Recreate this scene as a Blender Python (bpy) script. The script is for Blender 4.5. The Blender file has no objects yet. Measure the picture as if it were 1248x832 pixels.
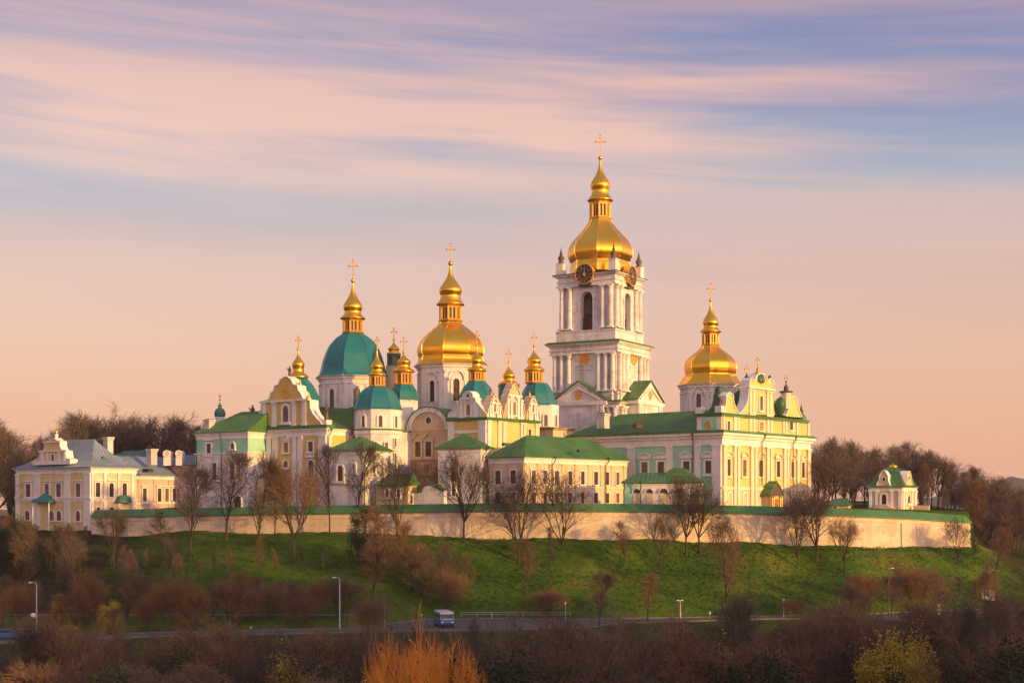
import bpy, bmesh, math, random
import numpy as np
from math import sin, cos, tan, pi, radians, sqrt, atan2, hypot
random.seed(11)
sc = bpy.context.scene
COL = sc.collection
# ------------------------------------------------------------------ camera, sky, sun, exposure
F, HX, HY = 1700.0, 624.0, 610.0        # focal length and horizon of the 1248 x 832 picture
cam = bpy.data.cameras.new('camera')
cam.sensor_width = 36.0
cam.lens = 36.0 * F / 1248.0
cam.shift_y = (HY - 416.0) / 1248.0
cam.clip_start, cam.clip_end = 1.0, 20000.0
cam_o = bpy.data.objects.new('camera', cam)
cam_o.rotation_euler = (radians(90), 0, 0)
COL.objects.link(cam_o)
sc.camera = cam_o

SUN_EL = 9.0
SUN_AZ = (0.81, -0.59)                 # horizontal direction towards the sun
_n = hypot(*SUN_AZ)
SX, SY = SUN_AZ[0] / _n, SUN_AZ[1] / _n

def lin(c):
    return tuple((v / 12.92 if v <= .04045 else ((v + .055) / 1.055) ** 2.4) for v in c)
def rgb(r, g, b):
    return lin((r / 255., g / 255., b / 255.))

world = bpy.data.worlds.new('World')
sc.world = world
world.use_nodes = True
nt = world.node_tree
nt.nodes.clear()
def N(t, **k):
    n = nt.nodes.new(t)
    for a, b in k.items():
        setattr(n, a, b)
    return n
def math_node(op, a, b=None, c=None, clamp=False):
    n = N('ShaderNodeMath', operation=op)
    n.use_clamp = clamp
    for i, v in enumerate((a, b, c)):
        if v is None: continue
        if isinstance(v, (int, float)): n.inputs[i].default_value = v
        else: nt.links.new(v, n.inputs[i])
    return n.outputs[0]
def ramp(fac, stops):
    n = N('ShaderNodeValToRGB')
    e = n.color_ramp.elements
    while len(e) < len(stops): e.new(.5)
    for el, (p, c) in zip(e, stops):
        el.position = p
        el.color = (c[0], c[1], c[2], 1)
    nt.links.new(fac, n.inputs[0])
    return n.outputs[0]
def mix(fac, a, b):
    n = N('ShaderNodeMix', data_type='RGBA')
    for s, v in ((0, fac), (6, a), (7, b)):
        if isinstance(v, (int, float)): n.inputs[s].default_value = v
        elif isinstance(v, tuple): n.inputs[s].default_value = (*v[:3], 1)
        else: nt.links.new(v, n.inputs[s])
    return n.outputs[2]
def noise(vec, scale, detail=3, rough=.5, dist=0.0, off=0.0):
    m = N('ShaderNodeMapping')
    m.inputs['Scale'].default_value = scale
    m.inputs['Location'].default_value = (off, off * 1.7, off * .6)
    nt.links.new(vec, m.inputs[0])
    n = N('ShaderNodeTexNoise')
    n.inputs['Scale'].default_value = 1
    n.inputs['Detail'].default_value = detail
    n.inputs['Roughness'].default_value = rough
    n.inputs['Distortion'].default_value = dist
    nt.links.new(m.outputs[0], n.inputs['Vector'])
    return n.outputs[0]
def sstep(v, lo, hi):
    n = N('ShaderNodeMapRange', interpolation_type='SMOOTHSTEP')
    n.inputs[1].default_value, n.inputs[2].default_value = lo, hi
    nt.links.new(v, n.inputs[0])
    return n.outputs[0]
sky = N('ShaderNodeTexSky', sky_type='NISHITA')
sky.sun_disc = False
sky.sun_elevation = radians(SUN_EL)
sky.sun_rotation = math.atan2(SX, SY) % (2 * pi)
sky.air_density, sky.dust_density, sky.ozone_density = 1.2, 2.5, 1.5
bg1 = N('ShaderNodeBackground'); bg1.inputs[1].default_value = 0.05
nt.links.new(sky.outputs[0], bg1.inputs[0])
tc = N('ShaderNodeTexCoord')
sep = N('ShaderNodeSeparateXYZ')
nt.links.new(tc.outputs['Generated'], sep.inputs[0])
dx, dy, dz = sep.outputs
# height above the horizon in picture units: 0 horizon, 1 = about 20 degrees up
horiz = math_node('SQRT', math_node('ADD', math_node('MULTIPLY', dx, dx), math_node('MULTIPLY', dy, dy)))
el = math_node('DIVIDE', dz, math_node('MAXIMUM', horiz, .05))
wob = noise(tc.outputs['Generated'], (2.2, 2.2, 5), 2, .5, 0, 3.0)
h = math_node('MULTIPLY', math_node('ADD', el, math_node('MULTIPLY', math_node('SUBTRACT', wob, .5), .03)), 1 / .36)
SKY_GAIN = 1.0
def tg(r, g, b):                           # a sky colour less what the Nishita layer already adds
    c = rgb(r, g, b)
    return (max(.01, c[0] - .11), max(.01, c[1] - .13), max(.01, c[2] - .11))
base = ramp(h, [(0.0, tg(232, 178, 152)), (.10, tg(230, 180, 156)), (.31, tg(222, 184, 166)), (.48, tg(212, 184, 175)),
                (.62, tg(174, 178, 188)), (.78, tg(146, 159, 184)), (1.0, tg(142, 148, 176))])
zen = sstep(el, .4, 1.6)
# thin streaked clouds, rosy on the side away from the sun
vec = tc.outputs['Generated']
tilt = N('ShaderNodeVectorRotate', rotation_type='Y_AXIS'); tilt.inputs['Angle'].default_value = radians(-3.5)
nt.links.new(vec, tilt.inputs['Vector'])
c1 = noise(tilt.outputs[0], (1.5, 1.5, 21), 5, .52, .6, 2.9)
c2 = noise(tilt.outputs[0], (3.2, 3.2, 64), 5, .6, 1.0, 7.1)
c3 = noise(tilt.outputs[0], (1.4, 1.4, 13), 3, .5, .4, 8.2)
cl = math_node('ADD', math_node('MULTIPLY', c1, .44), math_node('ADD', math_node('MULTIPLY', c2, .12), math_node('MULTIPLY', c3, .44)))
cover = sstep(cl, .39, .59)
hi = math_node('MULTIPLY', sstep(h, .50, .74), 1.0)
band = math_node('MULTIPLY', cover, math_node('ADD', hi, .26))
cloudc = ramp(h, [(.2, tg(238, 196, 170)), (.5, tg(236, 200, 180)), (.8, tg(228, 190, 174)), (1, tg(184, 164, 170))])
skyc = mix(band, base, cloudc)
dark = math_node('MULTIPLY', sstep(noise(tilt.outputs[0], (1.4, 1.4, 20), 4, .55, .4, 9.9), .47, .68), math_node('MULTIPLY', sstep(h, .5, .85), .32))
skyc = mix(dark, skyc, tg(130, 136, 174))
skyc = mix(zen, skyc, rgb(150, 146, 172))
# the sky glows warm round the low sun (behind the camera, to the right)
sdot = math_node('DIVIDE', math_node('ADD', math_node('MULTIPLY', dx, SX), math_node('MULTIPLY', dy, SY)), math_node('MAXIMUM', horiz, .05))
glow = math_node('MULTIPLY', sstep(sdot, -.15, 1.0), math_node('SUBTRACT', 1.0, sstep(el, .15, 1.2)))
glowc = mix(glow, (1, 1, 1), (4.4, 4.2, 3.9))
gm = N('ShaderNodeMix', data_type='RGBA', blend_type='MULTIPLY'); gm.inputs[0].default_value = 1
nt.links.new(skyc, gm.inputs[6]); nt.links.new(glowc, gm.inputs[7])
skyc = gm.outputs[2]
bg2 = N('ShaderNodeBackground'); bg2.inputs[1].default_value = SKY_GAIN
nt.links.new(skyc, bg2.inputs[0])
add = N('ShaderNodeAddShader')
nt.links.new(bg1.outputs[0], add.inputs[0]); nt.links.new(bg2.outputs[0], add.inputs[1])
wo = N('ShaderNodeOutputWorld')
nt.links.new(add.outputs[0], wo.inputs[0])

sun = bpy.data.lights.new('sun', 'SUN')
sun.energy = 5.0
sun.angle = radians(0.6)
sun.color = (1.0, 0.56, 0.15)
sun_o = bpy.data.objects.new('sun', sun)
from mathutils import Vector, Matrix
sd = Vector((SX * cos(radians(SUN_EL)), SY * cos(radians(SUN_EL)), sin(radians(SUN_EL))))
sun_o.rotation_euler = sd.to_track_quat('Z', 'Y').to_euler()
sun_o.location = sd * 400
COL.objects.link(sun_o)
vs = sc.view_settings
vs.view_transform = 'Standard'; vs.look = 'None'; vs.exposure = 0.12; vs.gamma = 1.0; vs.use_curve_mapping = False
sc.cycles.use_denoising = True
sc.cycles.denoising_input_passes = 'RGB_ALBEDO_NORMAL'
sc.cycles.denoising_prefilter = 'ACCURATE'
sc.cycles.max_bounces = 5
sc.cycles.diffuse_bounces = 2
sc.cycles.transparent_max_bounces = 4
sc.cycles.use_adaptive_sampling = False

# ------------------------------------------------------------------ materials
def mat(name, col, rough=.85, metal=0.0, var=.18, scale=.35, streak=0.0, bump=0.0, bscale=3.0, fine=.0, dirt=None, dirt_amt=0.0, spec=.3, hard=.68):
    m = bpy.data.materials.new(name); m.use_nodes = True
    t = m.node_tree; p = t.nodes['Principled BSDF']
    p.inputs['Roughness'].default_value = rough
    p.inputs['Metallic'].default_value = metal
    p.inputs['Specular IOR Level'].default_value = spec
    g = t.nodes.new('ShaderNodeNewGeometry')
    def nz(sca, det=4, ro=.6):
        mp = t.nodes.new('ShaderNodeMapping'); mp.inputs['Scale'].default_value = sca
        t.links.new(g.outputs['Position'], mp.inputs[0])
        n = t.nodes.new('ShaderNodeTexNoise'); n.inputs['Scale'].default_value = 1
        n.inputs['Detail'].default_value = det; n.inputs['Roughness'].default_value = ro
        t.links.new(mp.outputs[0], n.inputs['Vector'])
        return n.outputs[0]
    def mx(fac, a, b):
        n = t.nodes.new('ShaderNodeMix'); n.data_type = 'RGBA'
        t.links.new(fac, n.inputs[0])
        for s, v in ((6, a), (7, b)):
            if isinstance(v, tuple): n.inputs[s].default_value = (*v[:3], 1)
            else: t.links.new(v, n.inputs[s])
        return n.outputs[2]
    def rng(v, lo, hi):
        n = t.nodes.new('ShaderNodeMapRange'); n.inputs[1].default_value = lo; n.inputs[2].default_value = hi
        t.links.new(v, n.inputs[0]); return n.outputs[0]
    c = mx(rng(nz((scale, scale, scale)), .3, .7), tuple(x * (1 - var) for x in col), tuple(min(1, x * (1 + var)) for x in col))
    if streak:
        s = t.nodes.new('ShaderNodeMath'); s.operation = 'MULTIPLY'; s.inputs[1].default_value = streak
        t.links.new(rng(nz((.9, .9, .09)), .5, .75), s.inputs[0])
        c = mx(s.outputs[0], c, tuple(x * .55 for x in (col[0], col[1] * .93, col[2] * .85)))
    if dirt:
        s = t.nodes.new('ShaderNodeMath'); s.operation = 'MULTIPLY'; s.inputs[1].default_value = dirt_amt
        t.links.new(rng(nz((.22, .22, .3), 6, .7), .5, hard), s.inputs[0])
        c = mx(s.outputs[0], c, dirt)
    if fine:
        c = mx(rng(nz((2.5, 2.5, 2.5), 3, .7), .35, .65), c, tuple(x * (1 - fine) for x in col))
    t.links.new(c, p.inputs['Base Color'])
    if bump:
        b = t.nodes.new('ShaderNodeBump'); b.inputs['Strength'].default_value = bump; b.inputs['Distance'].default_value = .2
        t.links.new(nz((bscale,) * 3), b.inputs['Height'])
        t.links.new(b.outputs[0], p.inputs['Normal'])
    return m

WHITE  = mat('white_lime_plaster', (.70, .67, .66), var=.10, streak=.8, dirt=(.36, .32, .30), dirt_amt=.8, bump=.25, bscale=1.5)
IVORY  = mat('ivory_plaster', (.74, .62, .43), var=.08, streak=.2)
WALLW  = mat('whitewashed_wall', (.68, .55, .39), var=.18, streak=.6, dirt=(.40, .30, .235), dirt_amt=.9, hard=.60, bump=.35, bscale=1.2, fine=.10)
TRIM   = mat('white_trim', (.76, .71, .66), var=.10, streak=.5)
GREEND = mat('dark_green_dome', (.022, .095, .045), rough=.5, var=.25, scale=.5, spec=.4)
BUSUP  = mat('grey_blue_paint', (.26, .31, .38), rough=.35, var=.06, spec=.5)
TWIGD  = mat('near_black_twigs', (.074, .054, .047), rough=1, var=.3, scale=.4)
STONE  = mat('carved_golden_stone', (.60, .44, .22), var=.22, scale=1.2, streak=.4, bump=.4, bscale=2, dirt=(.34, .23, .12), dirt_amt=.7)
YELLOW = mat('ochre_plaster', (.64, .45, .13), var=.10, streak=.4, dirt=(.5, .36, .18), dirt_amt=.6)
PALEY  = mat('pale_ochre_plaster', (.66, .52, .25), var=.10, streak=.4, dirt=(.5, .38, .22), dirt_amt=.5)
LEMON  = mat('lemon_plaster', (.61, .50, .18), var=.09, streak=.18)
CREAM  = mat('cream_plaster', (.64, .50, .32), var=.10, streak=.25, dirt=(.48, .36, .24), dirt_amt=.35)
PINK   = mat('pink_plaster', (.58, .45, .40), var=.12, streak=.3, dirt=(.36, .27, .25), dirt_amt=.5)
MINT   = mat('mint_plaster', (.33, .60, .43), var=.10, streak=.2, dirt=(.3, .42, .34), dirt_amt=.3)
BEIGE  = mat('weathered_beige_plaster', (.58, .43, .27), var=.16, streak=.4, dirt=(.36, .24, .15), dirt_amt=.6)
BROWNW = mat('bare_brown_masonry', (.36, .23, .13), var=.35, scale=1.2, streak=.3, bump=.4, bscale=2)
GREEN  = mat('green_sheet_roof', (.058, .172, .050), rough=.5, var=.28, scale=.25, streak=.4, dirt=(.115, .125, .055), dirt_amt=.55, spec=.4)
TEAL   = mat('teal_sheet_dome', (.006, .150, .165), rough=.42, var=.16, scale=.3, streak=.25, spec=.5)
GREYR  = mat('blue_grey_sheet_roof', (.20, .25, .31), rough=.5, var=.14, scale=.3, streak=.35, dirt=(.14, .15, .17), dirt_amt=.4, spec=.4)
COPPER = mat('old_copper_roof', (.06, .16, .13), rough=.6, var=.35, scale=.6, streak=.4)
GOLD   = mat('gold_leaf', (1.0, .53, .055), rough=.31, metal=1.0, var=.07, scale=.6, bump=.06, bscale=.9)
GOLDM  = mat('dull_gilding', (.80, .42, .07), rough=.42, metal=.85, var=.12, scale=1.0)
GLASSB = mat('sky_grey_window_glass', (.085, .085, .095), rough=.12, var=.4, scale=.8, spec=.5)
GLASSC = mat('curtained_window_glass', (.17, .13, .10), rough=.3, var=.4, scale=1.2, spec=.4)
GLASS  = mat('dark_window_glass', (.05, .036, .032), rough=.2, var=.7, scale=.6, spec=.5)
SHUT_LIT   = mat('orange_shutter_and_lit_pane', (.34, .17, .045), rough=.6, var=.15)  # shutter and door orange; on some panes it paints warm light
DARKM  = mat('dark_metal', (.035, .04, .04), rough=.5, var=.2)
PIPE   = mat('downpipe_metal', (.05, .085, .07), rough=.5, var=.2)
BRONZE = mat('dark_bronze', (.10, .065, .05), rough=.5, var=.3, scale=2)
ICON   = mat('gilded_icon', (.60, .34, .06), rough=.5, metal=.4, var=.35, scale=2.5)
CLOCKF = mat('clock_face', (.02, .03, .05), rough=.4, var=.2)
CHIM   = mat('chimney_plaster', (.55, .50, .48), var=.15, streak=.4)
ASPH   = mat('asphalt', (.115, .100, .096), rough=.9, var=.25, scale=.5, fine=.25, dirt=(.16, .135, .125), dirt_amt=.6)
PATHM  = mat('path_gravel', (.13, .11, .105), rough=.95, var=.25, scale=.6, fine=.3)
KERBM  = mat('kerb_stone', (.17, .15, .145), rough=.9, var=.2)
BARK   = mat('dark_bark', (.055, .040, .036), rough=.95, var=.3, scale=2)
TWIGW  = mat('grey_brown_twigs', (.120, .088, .080), rough=1, var=.25, scale=.2)
BARKP  = mat('pale_bark', (.085, .06, .046), rough=.95, var=.3, scale=2)
TWIG   = mat('dark_twigs', (.115, .085, .055), rough=1, var=.3, scale=.4)
TWIGB  = mat('brown_twigs', (.165, .098, .056), rough=1, var=.3, scale=.25)
TWIGR  = mat('russet_twigs', (.19, .098, .050), rough=1, var=.3, scale=.3)
TWIGO  = mat('orange_twigs', (.62, .25, .035), rough=1, var=.25, scale=.4)
LEAFY  = mat('yellow_green_buds', (.36, .28, .03), rough=.9, var=.35, scale=.8)
LEAFD  = mat('dark_evergreen', (.018, .034, .016), rough=.9, var=.4, scale=.8)
LEAFO  = mat('olive_buds', (.055, .052, .014), rough=.9, var=.35, scale=.8)
HILLM  = mat('far_wooded_hill', (.05, .06, .05), rough=1, var=.3, scale=.01)
STEEL  = mat('galvanised_steel', (.42, .40, .39), rough=.5, metal=.3, var=.12)
LAMPH  = mat('lamp_head_plastic', (.66, .63, .6), rough=.4, var=.05)
BLUEP  = mat('blue_paint', (.015, .13, .34), rough=.35, var=.08, spec=.5)
WHITEP = mat('white_paint', (.52, .51, .50), rough=.4, var=.05, spec=.5)
RUBBER = mat('rubber', (.02, .02, .02), rough=.8, var=.1)
REDP   = mat('red_paint', (.35, .05, .035), rough=.6, var=.15)

# hillside: grass with worn and dry patches
def grass_mat():
    m = bpy.data.materials.new('hillside_grass'); m.use_nodes = True
    t = m.node_tree; p = t.nodes['Principled BSDF']; p.inputs['Roughness'].default_value = 1; p.inputs['Specular IOR Level'].default_value = .1
    g = t.nodes.new('ShaderNodeNewGeometry')
    def nz(sca, det=5, ro=.62):
        mp = t.nodes.new('ShaderNodeMapping'); mp.inputs['Scale'].default_value = sca
        t.links.new(g.outputs['Position'], mp.inputs[0])
        n = t.nodes.new('ShaderNodeTexNoise'); n.inputs['Scale'].default_value = 1; n.inputs['Detail'].default_value = det; n.inputs['Roughness'].default_value = ro
        t.links.new(mp.outputs[0], n.inputs['Vector']); return n.outputs[0]
    def rp(v, stops):
        n = t.nodes.new('ShaderNodeValToRGB'); e = n.color_ramp.elements
        while len(e) < len(stops): e.new(.5)
        for el_, (q, c) in zip(e, stops): el_.position = q; el_.color = (*c, 1)
        t.links.new(v, n.inputs[0]); return n.outputs[0]
    c1 = rp(nz((.07, .07, .10)), [(.30, (.040, .085, .012)), (.42, (.052, .112, .012)), (.55, (.084, .148, .016)), (.70, (.15, .16, .028)), (.8, (.17, .13, .05))])
    c2 = rp(nz((.9, .9, .9)), [(.35, (.5, .52, .5)), (.65, (1, 1, 1))])
    mu = t.nodes.new('ShaderNodeMix'); mu.data_type = 'RGBA'; mu.blend_type = 'MULTIPLY'; mu.inputs[0].default_value = .75
    t.links.new(c1, mu.inputs[6]); t.links.new(c2, mu.inputs[7])
    # bare brush-covered earth where an attribute says so (below the road, in the woods)
    at = t.nodes.new('ShaderNodeAttribute'); at.attribute_name = 'wild'
    ad = t.nodes.new('ShaderNodeMath'); ad.operation = 'ADD'
    nn = t.nodes.new('ShaderNodeMapRange'); nn.inputs[1].default_value = .3; nn.inputs[2].default_value = .7; nn.inputs[3].default_value = -.45; nn.inputs[4].default_value = .45
    t.links.new(nz((.12, .12, .12)), nn.inputs[0]); t.links.new(at.outputs['Fac'], ad.inputs[0]); t.links.new(nn.outputs[0], ad.inputs[1])
    ad.use_clamp = True
    wc = rp(nz((.5, .5, .5)), [(.35, (.018, .024, .008)), (.55, (.035, .027, .014)), (.7, (.055, .035, .018))])
    m2 = t.nodes.new('ShaderNodeMix'); m2.data_type = 'RGBA'
    t.links.new(ad.outputs[0], m2.inputs[0]); t.links.new(mu.outputs[2], m2.inputs[6]); t.links.new(wc, m2.inputs[7])
    t.links.new(m2.outputs[2], p.inputs['Base Color'])
    b = t.nodes.new('ShaderNodeBump'); b.inputs['Strength'].default_value = .9; b.inputs['Distance'].default_value = .5
    t.links.new(nz((1.4, 1.4, 1.4)), b.inputs['Height']); t.links.new(b.outputs[0], p.inputs['Normal'])
    return m
GRASS = grass_mat()

# ------------------------------------------------------------------ mesh helpers
class MB:
    def __init__(s): s.v = []; s.f = []; s.m = []
    def add(s, vs, fs, mi=0):
        o = len(s.v); s.v += [tuple(p) for p in vs]
        for f in fs: s.f.append(tuple(o + i for i in f)); s.m.append(mi)
    def box(s, x0, x1, y0, y1, z0, z1, mi=0):
        vs = [(x, y, z) for z in (z0, z1) for y in (y0, y1) for x in (x0, x1)]
        s.add(vs, [(0, 2, 3, 1), (4, 5, 7, 6), (0, 1, 5, 4), (2, 6, 7, 3), (0, 4, 6, 2), (1, 3, 7, 5)], mi)
    def ext(s, fr, pts, w0, w1, mi=0):
        n = len(pts)
        vs = [fr(u, v, w0) for u, v in pts] + [fr(u, v, w1) for u, v in pts]
        fs = [tuple(range(n)), tuple(range(2 * n - 1, n - 1, -1))] + [(i, (i + 1) % n, n + (i + 1) % n, n + i) for i in range(n)]
        s.add(vs, fs, mi)
    def rect(s, fr, u0, u1, v0, v1, w0, w1, mi=0):
        s.ext(fr, [(u0, v0), (u1, v0), (u1, v1), (u0, v1)], w0, w1, mi)
    def ring(s, fr, outer, inner, w0, w1, mi=0, closed=True):
        n = len(outer)
        vs = [fr(u, v, w) for w in (w0, w1) for poly in (outer, inner) for u, v in poly]
        fs = []
        for i in range(n if closed else n - 1):
            j = (i + 1) % n
            fs += [(i, j, n + j, n + i), (2 * n + i, 3 * n + i, 3 * n + j, 2 * n + j), (i, 2 * n + i, 2 * n + j, j), (n + i, n + j, 3 * n + j, 3 * n + i)]
        if not closed:
            for i in (0, n - 1): fs.append((i, n + i, 3 * n + i, 2 * n + i))
        s.add(vs, fs, mi)
    def strip(s, fr, pts, th, w0, w1, mi=0):
        """a coping of thickness th lying on the line pts"""
        out = []
        for i, p in enumerate(pts):
            a = pts[max(0, i - 1)]; b = pts[min(len(pts) - 1, i + 1)]
            tx, ty = b[0] - a[0], b[1] - a[1]; L = hypot(tx, ty) or 1
            out.append((p[0] - ty / L * th, p[1] + tx / L * th))
        s.ring(fr, out, pts, w0, w1, mi, closed=False)
    def lathe(s, prof, n, cx=0, cy=0, rot=0.0, mi=0):
        vs = []
        for r, z in prof:
            r = max(r, .004)
            for k in range(n):
                a = rot + 2 * pi * k / n
                vs.append((cx + r * cos(a), cy + r * sin(a), z))
        fs = [tuple(range(n - 1, -1, -1)), tuple(range((len(prof) - 1) * n, len(prof) * n))]
        for i in range(len(prof) - 1):
            for k in range(n):
                j = (k + 1) % n
                fs.append((i * n + k, i * n + j, (i + 1) * n + j, (i + 1) * n + k))
        s.add(vs, fs, mi)
    def tube(s, pts, rad, n=6, mi=0):
        if isinstance(rad, (int, float)): rad = [rad] * len(pts)
        P = [Vector(p) for p in pts]; vs = []
        for i, p in enumerate(P):
            d = (P[min(i + 1, len(P) - 1)] - P[max(i - 1, 0)]).normalized()
            x = d.cross(Vector((0, 0, 1)) if abs(d.z) < .9 else Vector((1, 0, 0))).normalized(); y = d.cross(x)
            for k in range(n):
                a = 2 * pi * k / n
                vs.append(p + (x * cos(a) + y * sin(a)) * rad[i])
        fs = [tuple(range(n)), tuple(range(len(P) * n - 1, (len(P) - 1) * n - 1, -1))]
        for i in range(len(P) - 1):
            for k in range(n):
                j = (k + 1) % n
                fs.append((i * n + k, (i + 1) * n + k, (i + 1) * n + j, i * n + j))
        s.add(vs, fs, mi)
    def build(s, name, mats, parent=None, smooth=False, recalc=True, merge=True):
        me = bpy.data.meshes.new(name)
        me.from_pydata(s.v, [], s.f)
        for m in (mats if isinstance(mats, (list, tuple)) else [mats]): me.materials.append(m)
        me.polygons.foreach_set('material_index', s.m)
        if recalc:
            bm = bmesh.new(); bm.from_mesh(me)
            bmesh.ops.recalc_face_normals(bm, faces=bm.faces)
            bm.to_mesh(me); bm.free()
        if smooth: me.polygons.foreach_set('use_smooth', [True] * len(me.polygons))
        me.update()
        o = bpy.data.objects.new(name, me); COL.objects.link(o)
        if parent: o.parent = parent
        return o
def tag(o, label=None, cat=None, group=None, kind=None):
    for k, v in (('label', label), ('category', cat), ('group', group), ('kind', kind)):
        if v: o[k] = v
    return o
def empty(name, loc, rz=0, label=None, cat=None, group=None):
    o = bpy.data.objects.new(name, None); COL.objects.link(o)
    o.location = loc; o.rotation_euler = (0, 0, rz); o.empty_display_size = .5
    return tag(o, label, cat, group)
def copy_tree(o, parent=None):
    c = o.copy(); COL.objects.link(c); c.parent = parent
    for ch in list(o.children): copy_tree(ch, c)
    return c
def Wp(px, y, d): return Vector(((px - HX) / F * d, d, (HY - y) / F * d))
def spl(pts, k=5):
    """Catmull-Rom through pts"""
    out = []; n = len(pts)
    for i in range(n - 1):
        p0, p1, p2, p3 = pts[max(0, i - 1)], pts[i], pts[i + 1], pts[min(n - 1, i + 2)]
        for j in range(k):
            t = j / k
            out.append(tuple(.5 * (2 * b + (c - a) * t + (2 * a - 5 * b + 4 * c - e) * t * t + (3 * b - a - 3 * c + e) * t ** 3)
                             for a, b, c, e in zip(p0, p1, p2, p3)))
    out.append(tuple(pts[-1]))
    return out
def arch(u0, u1, v0, v1, k=8, rise=None):
    r = (u1 - u0) / 2; rise = r if rise is None else rise; cu = (u0 + u1) / 2
    return [(u0, v0), (u1, v0)] + [(cu + r * cos(pi * i / k), v1 - rise + rise * sin(pi * i / k)) for i in range(k + 1)]
# ------------------------------------------------------------------ terrain, roads, sky-line hill
ZR = -19.5                                              # level of the lower road
KX  = [-700, -200,   0,   60,  110,  150,  200,  300,  430,  520,  700,  940, 1060, 1182, 1191, 1248, 1500, 2100]
DW  = [ 340,  305, 290,  284,  281,  279,  275,  268,  262,  258,  256,  262,  268,  277,  278,  284,  310,  360]
YW  = [ 720,  690, 664,  652,  650,  651,  649,  647,  649,  652,  657,  661,  665,  664,  667,  692,  740,  760]
ZP  = [ -12,  -10,  -6,   -6, -5.2, -3.0, -1.5, -1.5, -1.5, -1.5, -1.5, -1.5, -1.5, -2.2, -9.0, -12,  -16,  -22]
RX  = [-700, -200,   0,   60,  200,  430,  520,  600,  700,  760,  930, 1060, 1100, 1180, 1248, 1500, 2100]
RLO = [ 800,  790, 784,  780, 775.5, 771,  769,  768,  766, 759.5, 754.5, 753.5, 757,  762,  765,  770,  775]
RUP = [ 790,  782, 777, 774.5, 771, 765.5, 754.5, 754, 754.5, 754, 751, 748.5, 746, 743, 742,  742,  742]
def ip(x, xs, ys): return float(np.interp(x, xs, ys))
def dw(px): return ip(px, KX, DW)
def zw(px): return (HY - ip(px, KX, YW)) * dw(px) / F
def zplat(px): return ip(px, KX, ZP)
def drl(px): return ZR * F / (HY - ip(px, RX, RLO))
def dru(px): return ZR * F / (HY - ip(px, RX, RUP))
PATH0, PATH1, ZPATH = 219.0, 223.0, -18.1
def knots(px):
    rl, ru, w = drl(px), dru(px), dw(px)
    zb = zw(px)
    k = [(12, -38), (80, -36.5), (150, -31.5), (rl - 13, -23.2), (rl - .6, ZR - .02), (rl, ZR), (ru, ZR)]
    f = min(1, max(0, (480 - px) / 50))                  # the upper path only runs along the left
    a0, a1 = ru + (w - ru) * .12, ru + (w - ru) * .22
    z0, z1 = ZR + (zb - ZR) * .10, ZR + (zb - ZR) * .20
    k += [(a0 + (max(PATH0, ru + 1.5) - a0) * f, z0 + (ZPATH - z0) * f), (a1 + (max(PATH1, ru + 5.5) - a1) * f, z1 + (ZPATH - z1) * f)]
    m = .5 * (k[-1][0] + w)
    k += [(m, (k[-1][1] + zb) / 2 - .9), (w - 3, zb - 1.0), (w, zb)]
    zz = zplat(px)
    g = min(1, max(0, (px - 1182) / 40)) + min(1, max(0, (150 - px) / 40))   # no retaining step beyond the ends of the wall
    k += [(w + 1.6 + 6 * g, zb + (zz - zb) * (1 - .5 * g)), (w + 9 + 12 * g, zz), (340, zz), (430, zz + 1.5 - .03 * max(0, px - 1100)), (900, -18), (3900, -24)]
    return k
SEG = [4, 5, 5, 2, 1, 1, 3, 1, 7, 7, 2, 2, 2, 5, 4, 4, 3]
def terr(px, d):
    k = knots(px)
    return float(np.interp(d, [a for a, b in k], [b for a, b in k]))
def ground_d(px, y):
    """depth at which the ground shows at this picture point"""
    d = 150.0
    while d < 340:
        if HY - terr(px, d) * F / d <= y: return d
        d += .5
    return d
def make_terrain():
    cols = list(range(-700, -100, 40)) + list(range(-100, 1360, 8)) + list(range(1360, 2101, 40))
    rnd = np.random.RandomState(5)
    vs, wild = [], []
    for ci, px in enumerate(cols):
        k = knots(px); row = []
        for i in range(len(k) - 1):
            for j in range(SEG[i]):
                t = j / SEG[i]
                row.append((k[i][0] + (k[i + 1][0] - k[i][0]) * t, k[i][1] + (k[i + 1][1] - k[i][1]) * t, i + t))
        row.append((k[-1][0], k[-1][1], len(k) - 1))
        for d, z, s in row:
            X = (px - HX) / F * d
            amp = .35 if (9 < s < 12 or s < 3.5) else 0
            if s < 2.5: amp = 1.0
            z += amp * (sin(X * .31 + d * .17) * .5 + sin(X * .11 - d * .23 + 2) * .6 + rnd.uniform(-.35, .35))
            vs.append((X, d, z))
            wl = 0.0
            if s < 4.5: wl = 1.0 if s < 3.2 else .55
            if s > 12: wl = .9
            if px < 230 and s > 7: wl = max(wl, min(1, (230 - px) / 110))
            if px > 1190 and s > 5: wl = max(wl, min(1, (px - 1190) / 70))
            wild.append(wl)
    n = len(row); fs = []
    for c in range(len(cols) - 1):
        for r in range(n - 1):
            a = c * n + r
            fs.append((a, a + n, a + n + 1, a + 1))
    me = bpy.data.meshes.new('hillside'); me.from_pydata(vs, [], fs); me.materials.append(GRASS)
    at = me.attributes.new('wild', 'FLOAT', 'POINT'); at.data.foreach_set('value', wild)
    me.polygons.foreach_set('use_smooth', [True] * len(fs)); me.update()
    o = bpy.data.objects.new('hillside', me); COL.objects.link(o); tag(o, kind='structure')
make_terrain()
def road_strip(name, m, x0, x1, near, far, z, step=8):
    mb = MB(); px = x0; pts = []
    while px <= x1:
        pts.append(px); px += step
    vs = []
    for p in pts:
        for d in (near(p), far(p)): vs.append(((p - HX) / F * d, d, z))
    mb.add(vs, [(2 * i, 2 * i + 2, 2 * i + 3, 2 * i + 1) for i in range(len(pts) - 1)])
    return tag(mb.build(name, m, recalc=False), kind='structure')
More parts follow.
